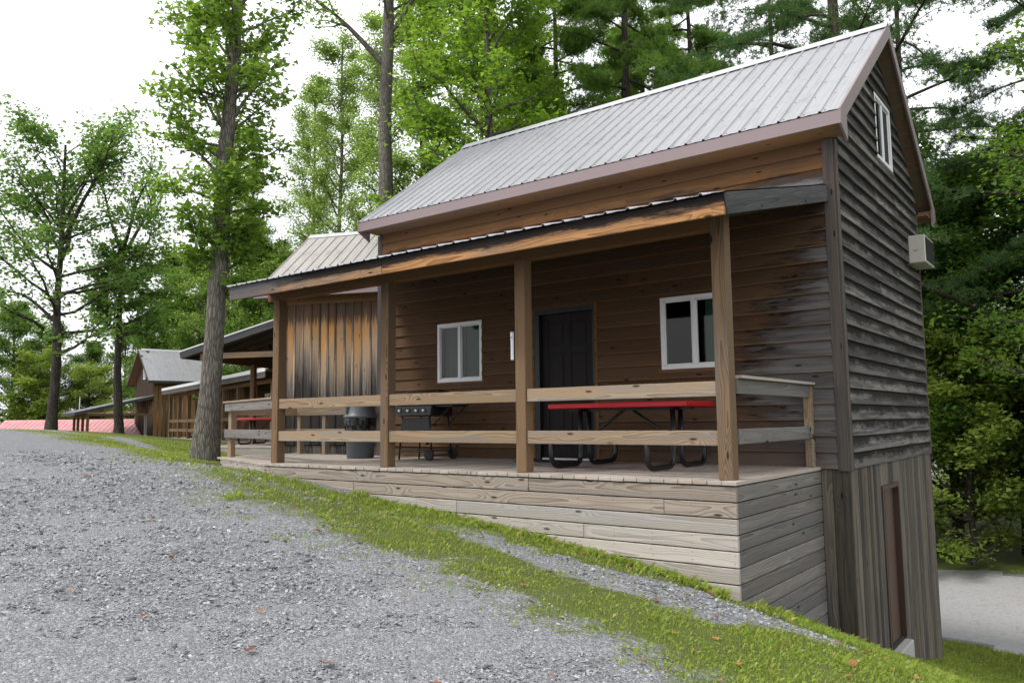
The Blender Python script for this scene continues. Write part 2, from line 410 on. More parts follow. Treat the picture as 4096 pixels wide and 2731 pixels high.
def leafmat(name, a, b, c, tl=.45, yellow=None):
    """a, b: darker and lighter leaf colours; c: light passing through"""
    m, nt = new_mat(name); s = NT(nt)
    at = s.n('Attribute', attribute_name='rnd').outputs['Fac']
    col = s.mix(at, a, b)
    if yellow: col = s.mix(s.sm(at, .955, .965), col, yellow)
    tc = s.mix(at, tuple(x*.75 for x in c), c)
    d = s.n('BsdfDiffuse', {'Color': col}); t = s.n('BsdfTranslucent', {'Color': tc}); g = s.n('BsdfGlossy', {'Roughness': .45, 'Color': (.8, .85, .8, 1)})
    m1 = s.n('MixShader', {0: tl}); nt.links.new(d.outputs[0], m1.inputs[1]); nt.links.new(t.outputs[0], m1.inputs[2])
    m2 = s.n('MixShader', {0: .012}); nt.links.new(m1.outputs[0], m2.inputs[1]); nt.links.new(g.outputs[0], m2.inputs[2])
    s.out(m2.outputs[0]); return m
L_tulip = leafmat('tulip tree leaves', (.055, .12, .022), (.15, .25, .045), (.30, .48, .05), .5, (.40, .26, .03))
L_maple = leafmat('maple leaves', (.055, .13, .02), (.145, .26, .042), (.32, .52, .045), .52, (.35, .27, .03))
L_mapled = leafmat('dark maple leaves', (.05, .11, .02), (.12, .21, .04), (.22, .38, .04), .5, (.30, .24, .03))  # darker mid-green leaf colour for the maple right of the cabin
L_light = leafmat('light green leaves', (.095, .17, .038), (.19, .285, .07), (.35, .51, .09), .52, (.36, .24, .07))
L_oak = leafmat('oak leaves', (.055, .12, .038), (.125, .22, .058), (.24, .40, .07), .5)
L_dark = leafmat('dark woodland leaves', (.04, .095, .024), (.105, .185, .042), (.22, .37, .048), .48)
L_shrub = leafmat('yellow green shrub leaves', (.11, .18, .035), (.27, .33, .07), (.40, .54, .075), .5, (.33, .24, .05))
L_pine = leafmat('pine needles', (.04, .09, .034), (.085, .155, .05), (.13, .23, .05), .4)
L_pinel = leafmat('fresh pine needles', (.065, .14, .032), (.14, .24, .045), (.22, .37, .05), .45)
L_grass = leafmat('grass blades', (.16, .245, .035), (.34, .42, .08), (.38, .50, .075), .4, (.52, .43, .18))
L_fallen = None

# ------------------------------------------------------------------ ground
CP=np.array([(-7.18,-2.53,-.12),(-5.55,-2.53,-.30),(-4.57,-2.53,-.46),(-3.84,-2.53,-.52),(-2.95,-2.53,-.62),(-2.22,-2.53,-.70),(-1.74,-2.53,-.78),(-.9,-2.53,-.90),(-.3,-2.53,-1.04),
(-.285,-1.24,-1.47),(-.285,-.15,-1.82),(0,1.02,-2.23),(0,2.04,-2.56),(0.2,3.2,-2.9),(0,4.67,-3.15),(-3,5,-3.0),(-7.6,1.5,-1.0),(-7.6,5,-1.9),
(1.7,-2.4,-1.56),(1.9,-3.6,-1.24),(1.6,0,-2.25),(1.5,2,-2.75),(3.5,-2.5,-2.2),(4,1,-2.9),(5,5,-3.6),(8,0,-3.4),(8,-5,-2.0),(5,-8,-1.35),
(2.46,-9.37,-1.0),(2.3,-6,-1.12),(0.5,-4.5,-1.0),(-2,-6,-.62),(-2,-10,-.52),(-5,-6,-.27),(-6,-10,-.12),(-8,-6,.02),(-9.7,-2.2,-.06),(-9.7,.3,-.42),(-9.7,-4.,.06),
(-12,-5,.22),(-12,-9,.22),(-12,-1.8,.1),(-12,1.2,-.5),(-14,2.2,-.5),(-9.7,-1.2,-.16),(-16,-4,.36),(-16,-10,.36),(-16,0,.25),(-17,1.0,.1),(-20,-3,.50),(-20,-9,.44),(-20,1,.36),(-24,-3,.53),(-24,-10,.53),(-24,2,.40),(-30,-4,.3),(-30,-12,.3),(-30,4,.05),(-36,0,-.2),(-40,10,-.6),(-46,16,-.8),(-40,-14,-.6),(-50,0,-2.2),(-60,10,-2.6),(-60,-20,-2.6),(-44,-2,-1.3),
(-10,6,-1.2),(-14,8,-.6),(-20,8,-.4),(-28,10,-.4),(-12,14,-2.5),(-25,20,-1.5),(-5,12,-3.9),
(3.5,6.2,-3.62),(7,4,-3.7),(0.5,7.6,-3.75),(.8,5.2,-3.5),(-.2,8.2,-3.75),(-3,9,-3.75),(6,8.5,-3.75),(2,11,-3.75),(-4,13,-3.75),(0,14,-3.4),(8,12,-3.5),(12,6,-3.75),(0,20,-3.2),(12,16,-3.2),(-12,22,-3.4),(20,2,-3.6),(20,20,-3),(0,40,-2.),(40,40,-2),(40,0,-4),(-40,40,-2),(40,-30,-2),(0,-30,0),(-40,-40,-1),(5,-16,-.9),(-8,-18,.2),(90,90,-2),(-90,90,-3),(-90,-90,-3),(90,-90,-2)],float)
def _k(d): return d*np.sqrt(d)   # between linear and cubic: smooth, little overshoot
_d=np.hypot(CP[:,None,0]-CP[None,:,0],CP[:,None,1]-CP[None,:,1])
_n=len(CP);_A=np.zeros((_n+3,_n+3));_A[:_n,:_n]=_k(_d)+np.eye(_n)*-.02;_A[:_n,_n]=1;_A[:_n,_n+1:]=CP[:,:2];_A[_n,:_n]=1;_A[_n+1:,:_n]=CP[:,:2].T
_W=np.linalg.solve(_A,np.r_[CP[:,2],0,0,0])
def H(x,y):
    x=np.asarray(x,float);y=np.asarray(y,float);s=x.shape;x=x.ravel();y=y.ravel();o=np.empty(len(x))
    for i in range(0,len(x),20000):
        a=x[i:i+20000];b=y[i:i+20000]
        o[i:i+20000]=_k(np.hypot(a[:,None]-CP[:,0],b[:,None]-CP[:,1]))@_W[:_n]+_W[_n]+_W[_n+1]*a+_W[_n+2]*b
    return o.reshape(s)

OUT = np.array([(-60,2.5),(-30,.2),(-20,-1.0),(-16.15,-1.75),(-12.16,-2.44),(-9.34,-3.0),(-5.77,-4.35),(-4.11,-4.7),(-2.78,-4.95),(-1.5,-4.9),(-.49,-4.85),(.26,-5.1),(1.5,-5.6),(4,-6.4),(12,-8),(60,-10)], float)
SHI = np.array([(-9.5,-2.75),(-6.72,-3.05),(-5.46,-3.2),(-4.13,-3.22),(-3.03,-3.22),(-2.42,-3.33),(-1.78,-3.42),(-1.19,-3.33),(-.58,-3.15),(-.14,-3.1),(.13,-3.0),(.6,-3.0)], float)
SLO = np.array([(-9.5,-3.0),(-6.2,-3.5),(-5.1,-3.65),(-3.9,-3.62),(-2.9,-3.62),(-2.3,-3.75),(-1.64,-3.95),(-1.08,-3.92),(-.52,-3.82),(-.06,-3.7),(.15,-3.5),(.6,-3.2)], float)
_nw = [(rng.uniform(-1, 1, 2)*f, rng.uniform(0, 6.28), a) for f, a in [(1.2, .3)]*3 + [(3., .25)]*4 + [(8., .22)]*5 + [(19., .2)]*5 + [(40., .15)]*4]
SHI[4:, 1] += .26; SLO[4:, 1] += .24            # the washed stone strip hugs the deck towards its right end
def wob(x, y):
    return sum(a*np.sin(k[0]*x + k[1]*y + p) for k, p, a in _nw)
def sst(x, a, b):
    t = np.clip((x-a)/(b-a), 0, 1); return t*t*(3-2*t)
def road_d(x, y):
    return (y-11.2) + .06*x
def gmask(x, y):
    """0 bare gravel, 1 full grass"""
    w = wob(x, y)
    wh = wob(x*2.3+1, y*2.3+5)
    g = sst(y - np.interp(x, OUT[:,0], OUT[:,1]) + .15*w + .2*wh, -.55, 1.05)
    hi = np.interp(x, SHI[:,0], SHI[:,1]); lo = np.interp(x, SLO[:,0], SLO[:,1])
    s = sst(y - lo + .13*w + .1*wh, -.2, .15)*(1-sst(y - hi + .13*w + .1*wh, -.15, .2))*sst(x, -10.2, -9.2)*(1-sst(x, .5, .9))
    wt_ = np.interp(x, [-10,-6.4,-5,-3.4,-2.5,.6], [.5,.5,.35,.3,.8,.85])
    g = g*(1 - s*wt_)
    near = sst(y, -3.0, -2.62)*sst(x, -9.9, -9.4)*(1-sst(x, -5.6, -4.6))      # stones washed against the skirting
    g = g*(1-.75*near)
    rd = np.abs(road_d(x, y))
    rr = sst(rd + .12*w, 3.15, 2.85)*sst(x, -9.0, -8.0)
    g = g*(1-rr)
    path = sst(np.abs(y - (-.75-.085*(x+12)) + .15*w), .55, .25)*sst(x, -25, -22)*(1-sst(x, -13.2, -12.2))
    g = g*(1-.85*path)
    return np.clip(g, 0, 1), np.clip(rr, 0, 1)

def axis(segs):
    a = [segs[0][0]]
    for x0, x1, st in segs:
        n = max(1, int(round((x1-x0)/st))); a += list(np.linspace(x0, x1, n+1)[1:])
    return np.array(a)
gx = axis([(-220,-90,26),(-90,-50,5),(-50,-26,1.2),(-26,-12,.35),(-12,5,.11),(5,9,.4),(9,20,1.2),(20,60,5),(60,220,26)])
gy = axis([(-220,-60,26),(-60,-20,5),(-20,-10,.8),(-10,-2.3,.11),(-2.3,8,.3),(8,16,.5),(16,40,2.5),(40,90,8),(90,220,26)])
GX, GY = np.meshgrid(gx, gy)
GZ = H(GX, GY)
_inhouse = (GX > -9.6)*(GX < -.35)*(GY > -2.3)*(GY < 4.6)
GZ = GZ + .012*wob(GX*1.3+4, GY*1.3)*np.exp(-((GX+2)**2+(GY+6)**2)/200.) - .06*_inhouse
GM, RM = gmask(GX, GY)
nx, ny = len(gx), len(gy)
V = np.stack([GX.ravel(), GY.ravel(), GZ.ravel()], 1)
ii = (np.arange(ny-1)[:,None]*nx + np.arange(nx-1)[None,:]).ravel()
F = np.stack([ii, ii+1, ii+nx+1, ii+nx], 1)
cx_ = V[F].mean(1)
_dr = cx_[:,1] - np.interp(cx_[:,0], OUT[:,0], OUT[:,1])
is_drive = (_dr < 0)*(cx_[:,1] > -17); is_road = RM.ravel()[F].mean(1) > .5

def ground_mat():
    m, nt = new_mat('gravel and turf ground'); s = NT(nt)
    P = s.n('NewGeometry').outputs['Position']
    ga = s.n('Attribute', attribute_name='grass').outputs['Fac']
    v1 = s.n('TexVoronoi', {'Vector': P, 'Scale': 62.}); v2 = s.n('TexVoronoi', {'Vector': P, 'Scale': 150.}); v3 = s.n('TexVoronoi', {'Vector': P, 'Scale': 21.})
    c1 = s.sep(v1.outputs['Color'])[0]; c2 = s.sep(v2.outputs['Color'])[0]; c3 = s.sep(v3.outputs['Color'])[1]
    big = s.sm(c3, .7, .74)
    t = s.m('ADD', s.m('MULTIPLY', c1, .6), s.m('MULTIPLY', c2, .4))
    gc = s.mix(t, (.11, .114, .125), (.38, .384, .402))
    gc = s.mix(s.m('MULTIPLY', s.sm(c1, .92, .98), .6), gc, (.46, .46, .465))
    fine = s.sm(s.m('ADD', s.noise(P, .55, 3, .5), s.m('MULTIPLY', s.m('SUBTRACT', s.noise(P, 6., 4, .6), .5), .5)), .50, .74)
    fines = s.mix(s.noise(P, 160., 2), (.20, .198, .198), (.33, .325, .32))
    gc = s.mix(s.m('MULTIPLY', fine, .4), gc, fines)
    gc = s.mix(s.m('MULTIPLY', s.sm(s.noise(P, 5., 4, .6), .62, .75), .35), gc, (.22, .19, .155))
    soil = s.mix(s.noise(P, 45., 5, .7), (.045, .07, .016), (.17, .19, .06))
    soil = s.mix(s.m('MULTIPLY', s.sm(s.noise(P, 7., 4), .5, .7), .5), soil, (.13, .18, .035))
    f = s.sm(s.m('ADD', ga, s.m('MULTIPLY', s.m('SUBTRACT', s.noise(P, 38., 5, .75), .5), 1.9)), .36, .74)
    col = s.mix(f, gc, soil)
    h = s.m('ADD', s.m('MULTIPLY', v1.outputs['Distance'], -1.1), s.m('MULTIPLY', v2.outputs['Distance'], -.6))
    h = s.m('ADD', h, s.m('MULTIPLY', c1, .4))
    s.princ(col, .85, s.bump(h, .9, .014), spec=.06)
    return m
M_ground = ground_mat()
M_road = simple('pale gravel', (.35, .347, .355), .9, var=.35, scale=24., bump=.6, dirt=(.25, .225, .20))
def sub(name, sel, kind, mt=M_ground):
    f = F[sel]; u, inv = np.unique(f, return_inverse=True)
    me = npmesh(name, V[u], inv.reshape(f.shape), mt, True)
    a = me.attributes.new('grass', 'FLOAT', 'POINT'); a.data.foreach_set('value', GM.ravel()[u].astype(np.float32))
    return tag(link(name, me), kind=kind)
g_ = sub('ground', ~(is_drive | is_road), 'structure'); tag(g_, 'grassy bank and lawn around the cabins', 'ground')
g_ = sub('gravel_driveway', is_drive, 'structure'); tag(g_, 'grey crushed stone driveway climbing past the cabins', 'driveway')
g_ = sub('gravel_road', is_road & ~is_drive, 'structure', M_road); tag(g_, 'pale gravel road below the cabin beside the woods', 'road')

CX, CY = 2.46, -9.37
def scatter(n, d0, d1, a0=-.3, a1=1.55, p=1.0):
    """points on the ground around the driveway, denser close by"""
    u = rng.random(n); d = (d0**(2-p) + u*(d1**(2-p)-d0**(2-p)))**(1/(2-p))
    a = rng.uniform(a0, a1, n)                        # angle left of +Y
    return CX - d*np.sin(a), CY + d*np.cos(a), d

def quat_basis(n, tilt):
    """random frames: tilt = spread of the normal away from +Z"""
    az = rng.uniform(0, 2*np.pi, n); th = np.abs(rng.normal(0, tilt, n)); sp = rng.uniform(0, 2*np.pi, n)
    nz = np.stack([np.sin(th)*np.cos(az), np.sin(th)*np.sin(az), np.cos(th)], 1)
    t = np.stack([np.cos(sp), np.sin(sp), np.zeros(n)], 1)
    a = t - nz*(t*nz).sum(1, keepdims=True); a /= np.linalg.norm(a, axis=1, keepdims=True) + 1e-9
    return a, np.cross(nz, a), nz

# loose stones: a few big rough ones, many small chips
oct_ = np.array([(1,0,0),(0,1,0),(-1,0,0),(0,-1,0),(0,0,1),(0,0,-1)], float)
ofc = np.array([(0,1,4),(1,2,4),(2,3,4),(3,0,4),(1,0,5),(2,1,5),(3,2,5),(0,3,5)])
def stones(nsamp, cap, d0, d1, p, med, lo_, hi_, nv, fc, sink):
    x, y, d = scatter(nsamp, d0, d1, p=p)
    g, rr = gmask(x, y); keep = (rng.random(len(x)) > g**.55*1.03) & ~((x > -9.9) & (y > -2.58))
    x, y, d = x[keep][:cap], y[keep][:cap], d[keep][:cap]; n = len(x)
    sz = np.clip(rng.lognormal(math.log(med), .42, n), lo_, hi_)*np.interp(d, [2, 6, 14], [.85, 1.1, 1.6])
    sz = np.where((y < np.interp(x, SHI[:,0], SHI[:,1]))*(y > np.interp(x, SLO[:,0], SLO[:,1])), sz*1.3, sz)
    a, b, c = quat_basis(n, .4)
    dr = oct_[None,:nv] + rng.normal(0, .28, (n, nv, 3))
    dr = dr*rng.uniform(.6, 1.35, (n, nv, 1))*np.stack([rng.uniform(.9, 1.6, n), rng.uniform(.7, 1.1, n), rng.uniform(.4, .85, n)], 1)[:,None]
    P = (dr[:,:,0:1]*a[:,None] + dr[:,:,1:2]*b[:,None] + dr[:,:,2:3]*c[:,None])*sz[:,None,None] + np.stack([x, y, H(x, y) + sz*sink], 1)[:,None]
    return P.reshape(-1, 3), (fc[None] + nv*np.arange(n)[:,None,None]).reshape(-1, 3), np.repeat(rng.random(n)**1.1, len(fc))
P1, F1, A1 = stones(60000, 9000, 1.6, 15, 1.3, .0084, .005, .022, 6, ofc, .25)
P2, F2, A2 = stones(330000, 120000, 1.6, 15, 1.3, .0062, .003, .014, 5, ofc[:4], .12)
P, FF, AA = np.concatenate([P1, P2]), np.concatenate([F1, F2+len(P1)]), np.concatenate([A1, A2])
def stone_mat():
    m, nt = new_mat('crushed limestone'); s = NT(nt)
    at = s.n('Attribute', attribute_name='rnd').outputs['Fac']
    c = s.mix(at, (.125, .13, .142), (.38, .384, .40)); c = s.mix(s.sm(at, .975, .99), c, (.46, .46, .47))
    c = s.mix(s.m('MULTIPLY', s.sm(s.noise(s.n('NewGeometry').outputs['Position'], 90., 3), .5, .8), .35), c, (.23, .215, .19))
    s.princ(c, .85, spec=.1); return m
M_stone = stone_mat()
gv = link('gravel', npmesh('gravel', P, FF, M_stone, fattr={'rnd': AA}))
tag(gv, 'loose crushed grey stones strewn over driveway and verge', 'gravel', kind='stuff')

DF_ = -2.53
# grass blades and low weeds
def blades(x, y, d, hs):
    n = len(x); az = rng.uniform(0, 2*np.pi, n); ln = rng.uniform(.1, 1.0, n)
    hh = hs*rng.uniform(.5, 1.25, n); wd = rng.uniform(.0013, .0026, n)*np.interp(d, [2, 7, 16, 30], [.9, 1.2, 2., 3.2])
    dx, dy = np.cos(az), np.sin(az); z = H(x, y) - .004
    B = np.stack([x, y, z], 1); S = np.stack([-dy, dx, 0*dx], 1)*wd[:,None]
    L = np.stack([dx*ln, dy*ln, 0*dx], 1)*hh[:,None]
    mid = B + L*.35 + np.array([0,0,1])*(hh*.62)[:,None]; top = B + L + np.array([0,0,1])*(hh*(1-.3*ln))[:,None]
    P = np.stack([B-S, B+S, mid+S*.9, top], 1)
    f = np.array([(0,1,2),(0,2,3)])
    return P, f
x, y, d = scatter(1000000, 2.2, 24, p=1.0, a0=-.55)
g, rr = gmask(x, y); clump = .5+.5*np.tanh(1.9*wob(x*1.1+9, y*1.1)+.35)
under = (y > -2.56) & (x > -9.85) & (x < -.27) & (y < 5)
house = (x > -7.7) & (x < .02) & (y > -.1) & (y < 4.8)
keep = (rng.random(len(x)) < np.clip(g*1.05-.05, 0, 1)**1.5*(.28+.72*clump)) & ~under & ~house
x, y, d = x[keep][:300000], y[keep][:300000], d[keep][:300000]
hs = .024 + .032*rng.random(len(x))*(.5+.8*(.5+.5*np.tanh(wob(x*.6, y*.6+3))))
hs = np.where((y > -2.9) & (x > -4.8), hs*1.45, hs)
# longer tufts along the skirting and scattered over the verge
tx, ty = [], []
for k in range(300):
    if k < 200: cx0 = rng.uniform(-5.2, -.4); cy0 = DF_-rng.uniform(.02, .16)
    elif k < 250: cx0 = rng.uniform(-.25, 0.1); cy0 = rng.uniform(-2.4, .2)
    else:
        cx0 = rng.uniform(-9, 2.4); cy0 = rng.uniform(-5.2, -2.7)
        if gmask(np.array([cx0]), np.array([cy0]))[0][0] < .35: continue
    m_ = rng.integers(10, 34); tx.append(cx0+rng.normal(0, .035, m_)); ty.append(cy0+rng.normal(0, .03, m_))
tx, ty = np.concatenate(tx), np.concatenate(ty); ok_ = ~((tx > -9.8) & (tx < -.27) & (ty > DF_-.01)) & ~((tx > -.29) & (tx < .03) & (ty > -.05)); tx, ty = tx[ok_], ty[ok_]
x, y, d = np.r_[x, tx], np.r_[y, ty], np.r_[d, np.hypot(tx-CX, ty-CY)]; hs = np.r_[hs, rng.uniform(.04, .10, len(tx))]
P, f = blades(x, y, d, hs)
n = len(x); FF = (f[None] + 4*np.arange(n)[:,None,None]).reshape(-1, 3)
gr = link('grass', npmesh('grass', P.reshape(-1, 3), FF, L_grass, fattr={'rnd': np.repeat(np.where(rng.random(n) < .09, .99, np.clip(rng.random(n)*.65 + .3*(.5+.5*np.tanh(wob(x*.5+2, y*.5))), 0, .95)), 2)}))
tag(gr, 'short bright green grass on the verge and lawn', 'grass', kind='stuff')
x, y, d = scatter(90000, 2.2, 15, p=1.1, a0=-.5)
g, rr = gmask(x, y); cl = wob(x*.7-5, y*.7+8)
keep = (rng.random(len(x)) < g*sst(cl, .0, .7)) & ~((y > -2.56) & (x > -9.85) & (x < -.27)) & ~((x > -7.7) & (x < .02) & (y > -.1) & (y < 4.8))
x, y = x[keep][:45000], y[keep][:45000]; n = len(x)
a, b, c = quat_basis(n, .5); sz = rng.uniform(.004, .009, n)
dm = np.array([(-1,0),(0,.7),(1,0),(0,-.7)])
P = (dm[None,:,0:1]*a[:,None] + dm[None,:,1:2]*b[:,None])*sz[:,None,None] + np.stack([x, y, H(x, y)+rng.uniform(.008, .04, n)], 1)[:,None]
wd_ = link('ground_cover', npmesh('ground_cover', P.reshape(-1, 3), np.arange(4*n).reshape(-1, 4), L_grass, fattr={'rnd': rng.random(n)*.9}))
tag(wd_, 'low broad leaved clover and weeds among the grass', 'ground cover', kind='stuff')

# ------------------------------------------------------------------ building pieces
PITCH_R = .2295
M_screw = simple('roofing screw', (.10, .10, .11), .6)
def roofpanel_mesh(nr, L, mat, p=PITCH_R, screws=True):
    """ribbed sheet: local X across (nr ribs), local Y up the slope 0..L, local Z out"""
    k = ('rp', nr, round(L, 3), mat.name, p)
    if k in _bc: return _bc[k]
    prof = []
    for i in range(nr):
        x = i*p
        prof += [(x-.020, 0), (x-.008, .019), (x+.008, .019), (x+.020, 0), (x+p*.38, .0), (x+p*.42, .003), (x+p*.62, .003), (x+p*.66, .0)]
    prof = prof + [(nr*p-.024, 0)]
    prof = [(a, b) for a, b in prof]
    m = MB(); n = len(prof)
    m.add([(a, 0, b) for a, b in prof] + [(a, L, b) for a, b in prof] + [(a, 0, b-.004) for a, b in prof],
          [(i, i+1, n+i+1, n+i) for i in range(n-1)] + [(2*n+i, 2*n+i+1, i+1, i) for i in range(n-1)])
    nf = len(m.f)
    if screws:
        for i in range(nr):
            for j in range(int(L/.6)+1):
                y = .06 + j*.6
                if y > L-.03: continue
                x = i*p+.045; r = .009
                m.add([(x-r,y-r,.002),(x+r,y-r,.002),(x+r,y+r,.002),(x-r,y+r,.002),(x,y,.009)], [(0,1,4),(1,2,4),(2,3,4),(3,0,4)])
    me = mesh('roof_panel', m.v, m.f, mat); me.materials.append(M_screw)
    for q in me.polygons[nf:]: q.material_index = 1
    _bc[k] = me; return me

def roof_slope(part, x0, x1, o, up, mat, L, p=PITCH_R, per=4, xdir=X_):
    """lay ribbed panels side by side from x0 to x1 along xdir; o = point on the eave at coordinate 0; up = slope direction"""
    tot = int((x1-x0-.03)/p); p = round((x1-x0-.034)/tot, 4); i = 0
    while i < tot:
        nr = min(per, tot-i)
        q = Vector(o) + Vector(xdir)*(x0+.03+i*p)
        link('roof_panel', roofpanel_mesh(nr, L, mat, p), part, frame(q, xdir, up)); i += nr

def rect_holes(u0, u1, v0, v1, holes):
    us = sorted({u0, u1, *[h[0] for h in holes], *[h[1] for h in holes]}); vs = sorted({v0, v1, *[h[2] for h in holes], *[h[3] for h in holes]})
    out = []
    for a, b in zip(us, us[1:]):
        for c, d in zip(vs, vs[1:]):
            if not any(h[0] <= a and b <= h[1] and h[2] <= c and d <= h[3] for h in holes): out.append((a, b, c, d))
    return out

def lap_piece(parent, fr, u0, u1, z0, z1, zc, rv, mat, base):
    """one lap-siding board (fr: local X along wall, Y up, Z out); thickness tapers over the course starting at zc"""
    tb, tt = .042, .005
    th = lambda z: tb + (tt-tb)*(z-zc)/(rv+.025)
    l, w = u1-u0, z1-z0
    k = ('lap', round(l, 3), round(w, 3), round(z0-zc, 3), mat.name)
    if k not in _bc:
        a, b = th(z0), th(z1)
        v = [(0,0,0),(l,0,0),(l,w,0),(0,w,0),(0,0,a-.003),(l,0,a-.003),(l,.004,a),(0,.004,a),(0,w,b),(l,w,b)]
        f = [(3,2,1,0),(0,1,5,4),(4,5,6,7),(7,6,9,8),(2,3,8,9),(0,4,7,8,3),(1,2,9,6,5)]
        _bc[k] = mesh('siding_board', v, f, mat)
    q = fr @ Vector((u0, z0, base))
    M = fr.copy(); M.translation = q
    return link('siding_board', _bc[k], parent, M)

def lap_wall(parent, fr, u0, u1, z0, ztop, holes, mats, rv=.1825, joints=(), base=.02, lim=None, seed=1):
    """courses of lap siding; lim(z) -> (u0,u1) for gables; mats(z) picks the material"""
    rd = random.Random(seed); z = z0; k = 0
    while z < ztop-.02:
        zt = min(z+rv+.025, ztop); a, b = u0, u1
        if lim:
            a, b = lim(z+rv*.5)
            if b-a < .1: break
        cuts = [a, b]
        js = [j for j in joints if a+.3 < j < b-.3]
        if js: cuts.append(js[(k*2+rd.randint(0, 1)) % len(js)])
        hs = [h for h in holes if h[2] < zt-.02 and h[3] > z+.01]
        full = []
        for h in hs:
            cuts += [h[0], h[1]]; full.append(h)
        cuts = sorted({c for c in cuts if a <= c <= b})
        for c, d in zip(cuts, cuts[1:]):
            if d-c < .02: continue
            hh = [h for h in full if h[0] <= c+.001 and d <= h[1]+.001]
            if not hh: lap_piece(parent, fr, c+.001, d-.001, z, zt, z, rv, mats(z), base)
            else:
                h = hh[0]
                if h[2] > z+.03: lap_piece(parent, fr, c+.001, d-.001, z, h[2]-.002, z, rv, mats(z), base)
                if h[3] < zt-.045: lap_piece(parent, fr, c+.001, d-.001, h[3]+.002, zt, z, rv, mats(z), base)
        z += rv; k += 1

def window(parent, fr, u0, u1, z0, z1, casing, curtains, out=.05):
    """sliding window: frame (part) > sash, pane, mullion, casing boards, curtain (sub-parts). fr local X along, Y up, Z out"""
    w, h = u1-u0, z1-z0
    M = fr.copy(); M.translation = fr @ Vector((u0, z0, 0))
    m = MB(); t = .052
    for a, b, c, d in ((0, w, 0, t), (0, w, h-t, h), (0, t, t, h-t), (w-t, w, t, h-t)): m.box(a, b, c, d, -.05, out, .004)
    fo = m.build('window', M_white, parent, M)
    mm = MB().box(w/2-.022, w/2+.022, t, h-t, -.03, out-.008, .003); mm.build('mullion', M_white, fo)
    for a, b, zz in ((t, w/2-.022, .018), (w/2+.022, w-t, .006)):
        s = MB()
        for p, q, r_, u in ((a, b, t, t+.018), (a, b, h-t-.018, h-t), (a, a+.018, t, h-t), (b-.018, b, t, h-t)): s.box(p, q, r_, u, zz-.015, zz+.012)
        s.build('sash', M_white, fo)
        MB().add([(a+.018, t+.018, zz), (b-.018, t+.018, zz), (b-.018, h-t-.018, zz), (a+.018, h-t-.018, zz)], [(0, 1, 2, 3)]).build('pane', M_glass, fo)
    if casing:
        c = .045
        for p, q, r_, u in ((-c, w+c, -c, 0), (-c, w+c, h, h+c), (-c, 0, 0, h), (w, w+c, 0, h)):
            MB().box(p+.001, q-.001, r_+.001, u-.001, -.01, out-.002, .002).build('casing', casing, fo)
    for a, b, mt in curtains:
        n = 24; v = []; f = []
        for i in range(n+1):
            u = a + (b-a)*i/n; zc = -.09 + .018*math.sin(i*1.9+a*7)
            v += [(u, .03, zc), (u, h-.02, zc-.01)]
        f = [(2*i, 2*i+2, 2*i+3, 2*i+1) for i in range(n)]
        link('curtain', mesh('curtain', v, f, mt, True), fo)
    return fo

# ------------------------------------------------------------------ the cabin
cabin = tag(empty('cabin'), 'two storey timber cabin with pale metal roof and long railed front porch', 'cabin', 'cabins along the driveway')
HL, HB = -7.58, 4.67            # left end of the front wall, rear wall
ZE, ZW = 3.80, 3.80
FRF = frame((0,0,0), X_, Z_)                     # front wall: local (x, z, -y)
FRS = frame((0,0,0), Y_, Z_)                     # right wall: local (y, z, x)
w1 = (-6.20, -5.27, 1.18, 2.12); w2 = (-2.23, -1.30, 1.20, 2.14); dr_ = (-4.27, -3.24, -.03, 2.17)
gw = (2.16, 3.10, 4.15, 5.09); bd = (1.33, 2.27, -2.30, -.30)
# walls (sheathing) with their openings
m = MB()
for a, b, c, d in rect_holes(HL+.01, -.01, -.3, ZW, [w1, w2, dr_]): m.box(a, b, c, d, -.10, .018, M=FRF)
fw_ = m.build('front_wall', M_dark, cabin)
m = MB()
for a, b, c, d in rect_holes(.0, HB-.01, -3.4, ZW, [bd]): m.box(a, b, c, d, -.10, .018, M=FRS)
# gable above
m.prism([(0, ZW), (HB, ZW), (HB, 4.14), (HB/2, 5.9), (0, 4.14)], -.10, .017, M=FRS)
sw_ = m.build('side_wall', M_dark, cabin)
m = MB().box(HL, -.1, HB-.12, HB, -3.4, ZW).box(HL, HL+.1, .1, HB-.12, -2.2, ZW)
m.prism([(0, ZW), (HB, ZW), (HB, 4.14), (HB/2, 5.9), (0, 4.14)], HL, HL+.1, M=FRS)
m.box(HL+.1, -.11, .1, HB-.12, -.12, -.05)
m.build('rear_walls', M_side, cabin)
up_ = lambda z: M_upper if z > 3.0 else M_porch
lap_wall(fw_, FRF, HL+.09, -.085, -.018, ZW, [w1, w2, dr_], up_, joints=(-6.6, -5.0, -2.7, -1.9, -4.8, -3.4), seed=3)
gl = lambda z: (max(.08, (z-3.79)/.748-.473), min(HB-.038, HB+.473-(z-3.79)/.748))
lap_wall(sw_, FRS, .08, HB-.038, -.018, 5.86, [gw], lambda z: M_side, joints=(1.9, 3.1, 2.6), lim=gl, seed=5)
# corner boards
board('corner_board', cabin, (-.088, -.022, 3.79), NZ, X_, 3.83, .118, .034, M_corner)
board('corner_board', cabin, (.018, .078, -.04), Z_, NY, 3.83, .0995, .036, M_corner)
board('corner_board', cabin, (HL-.02, -.022, 3.79), NZ, X_, 3.83, .11, .034, M_corner)
board('corner_board', cabin, (.016, HB+.012, -.04), Z_, NY, 3.85, .05, .042, M_corner)
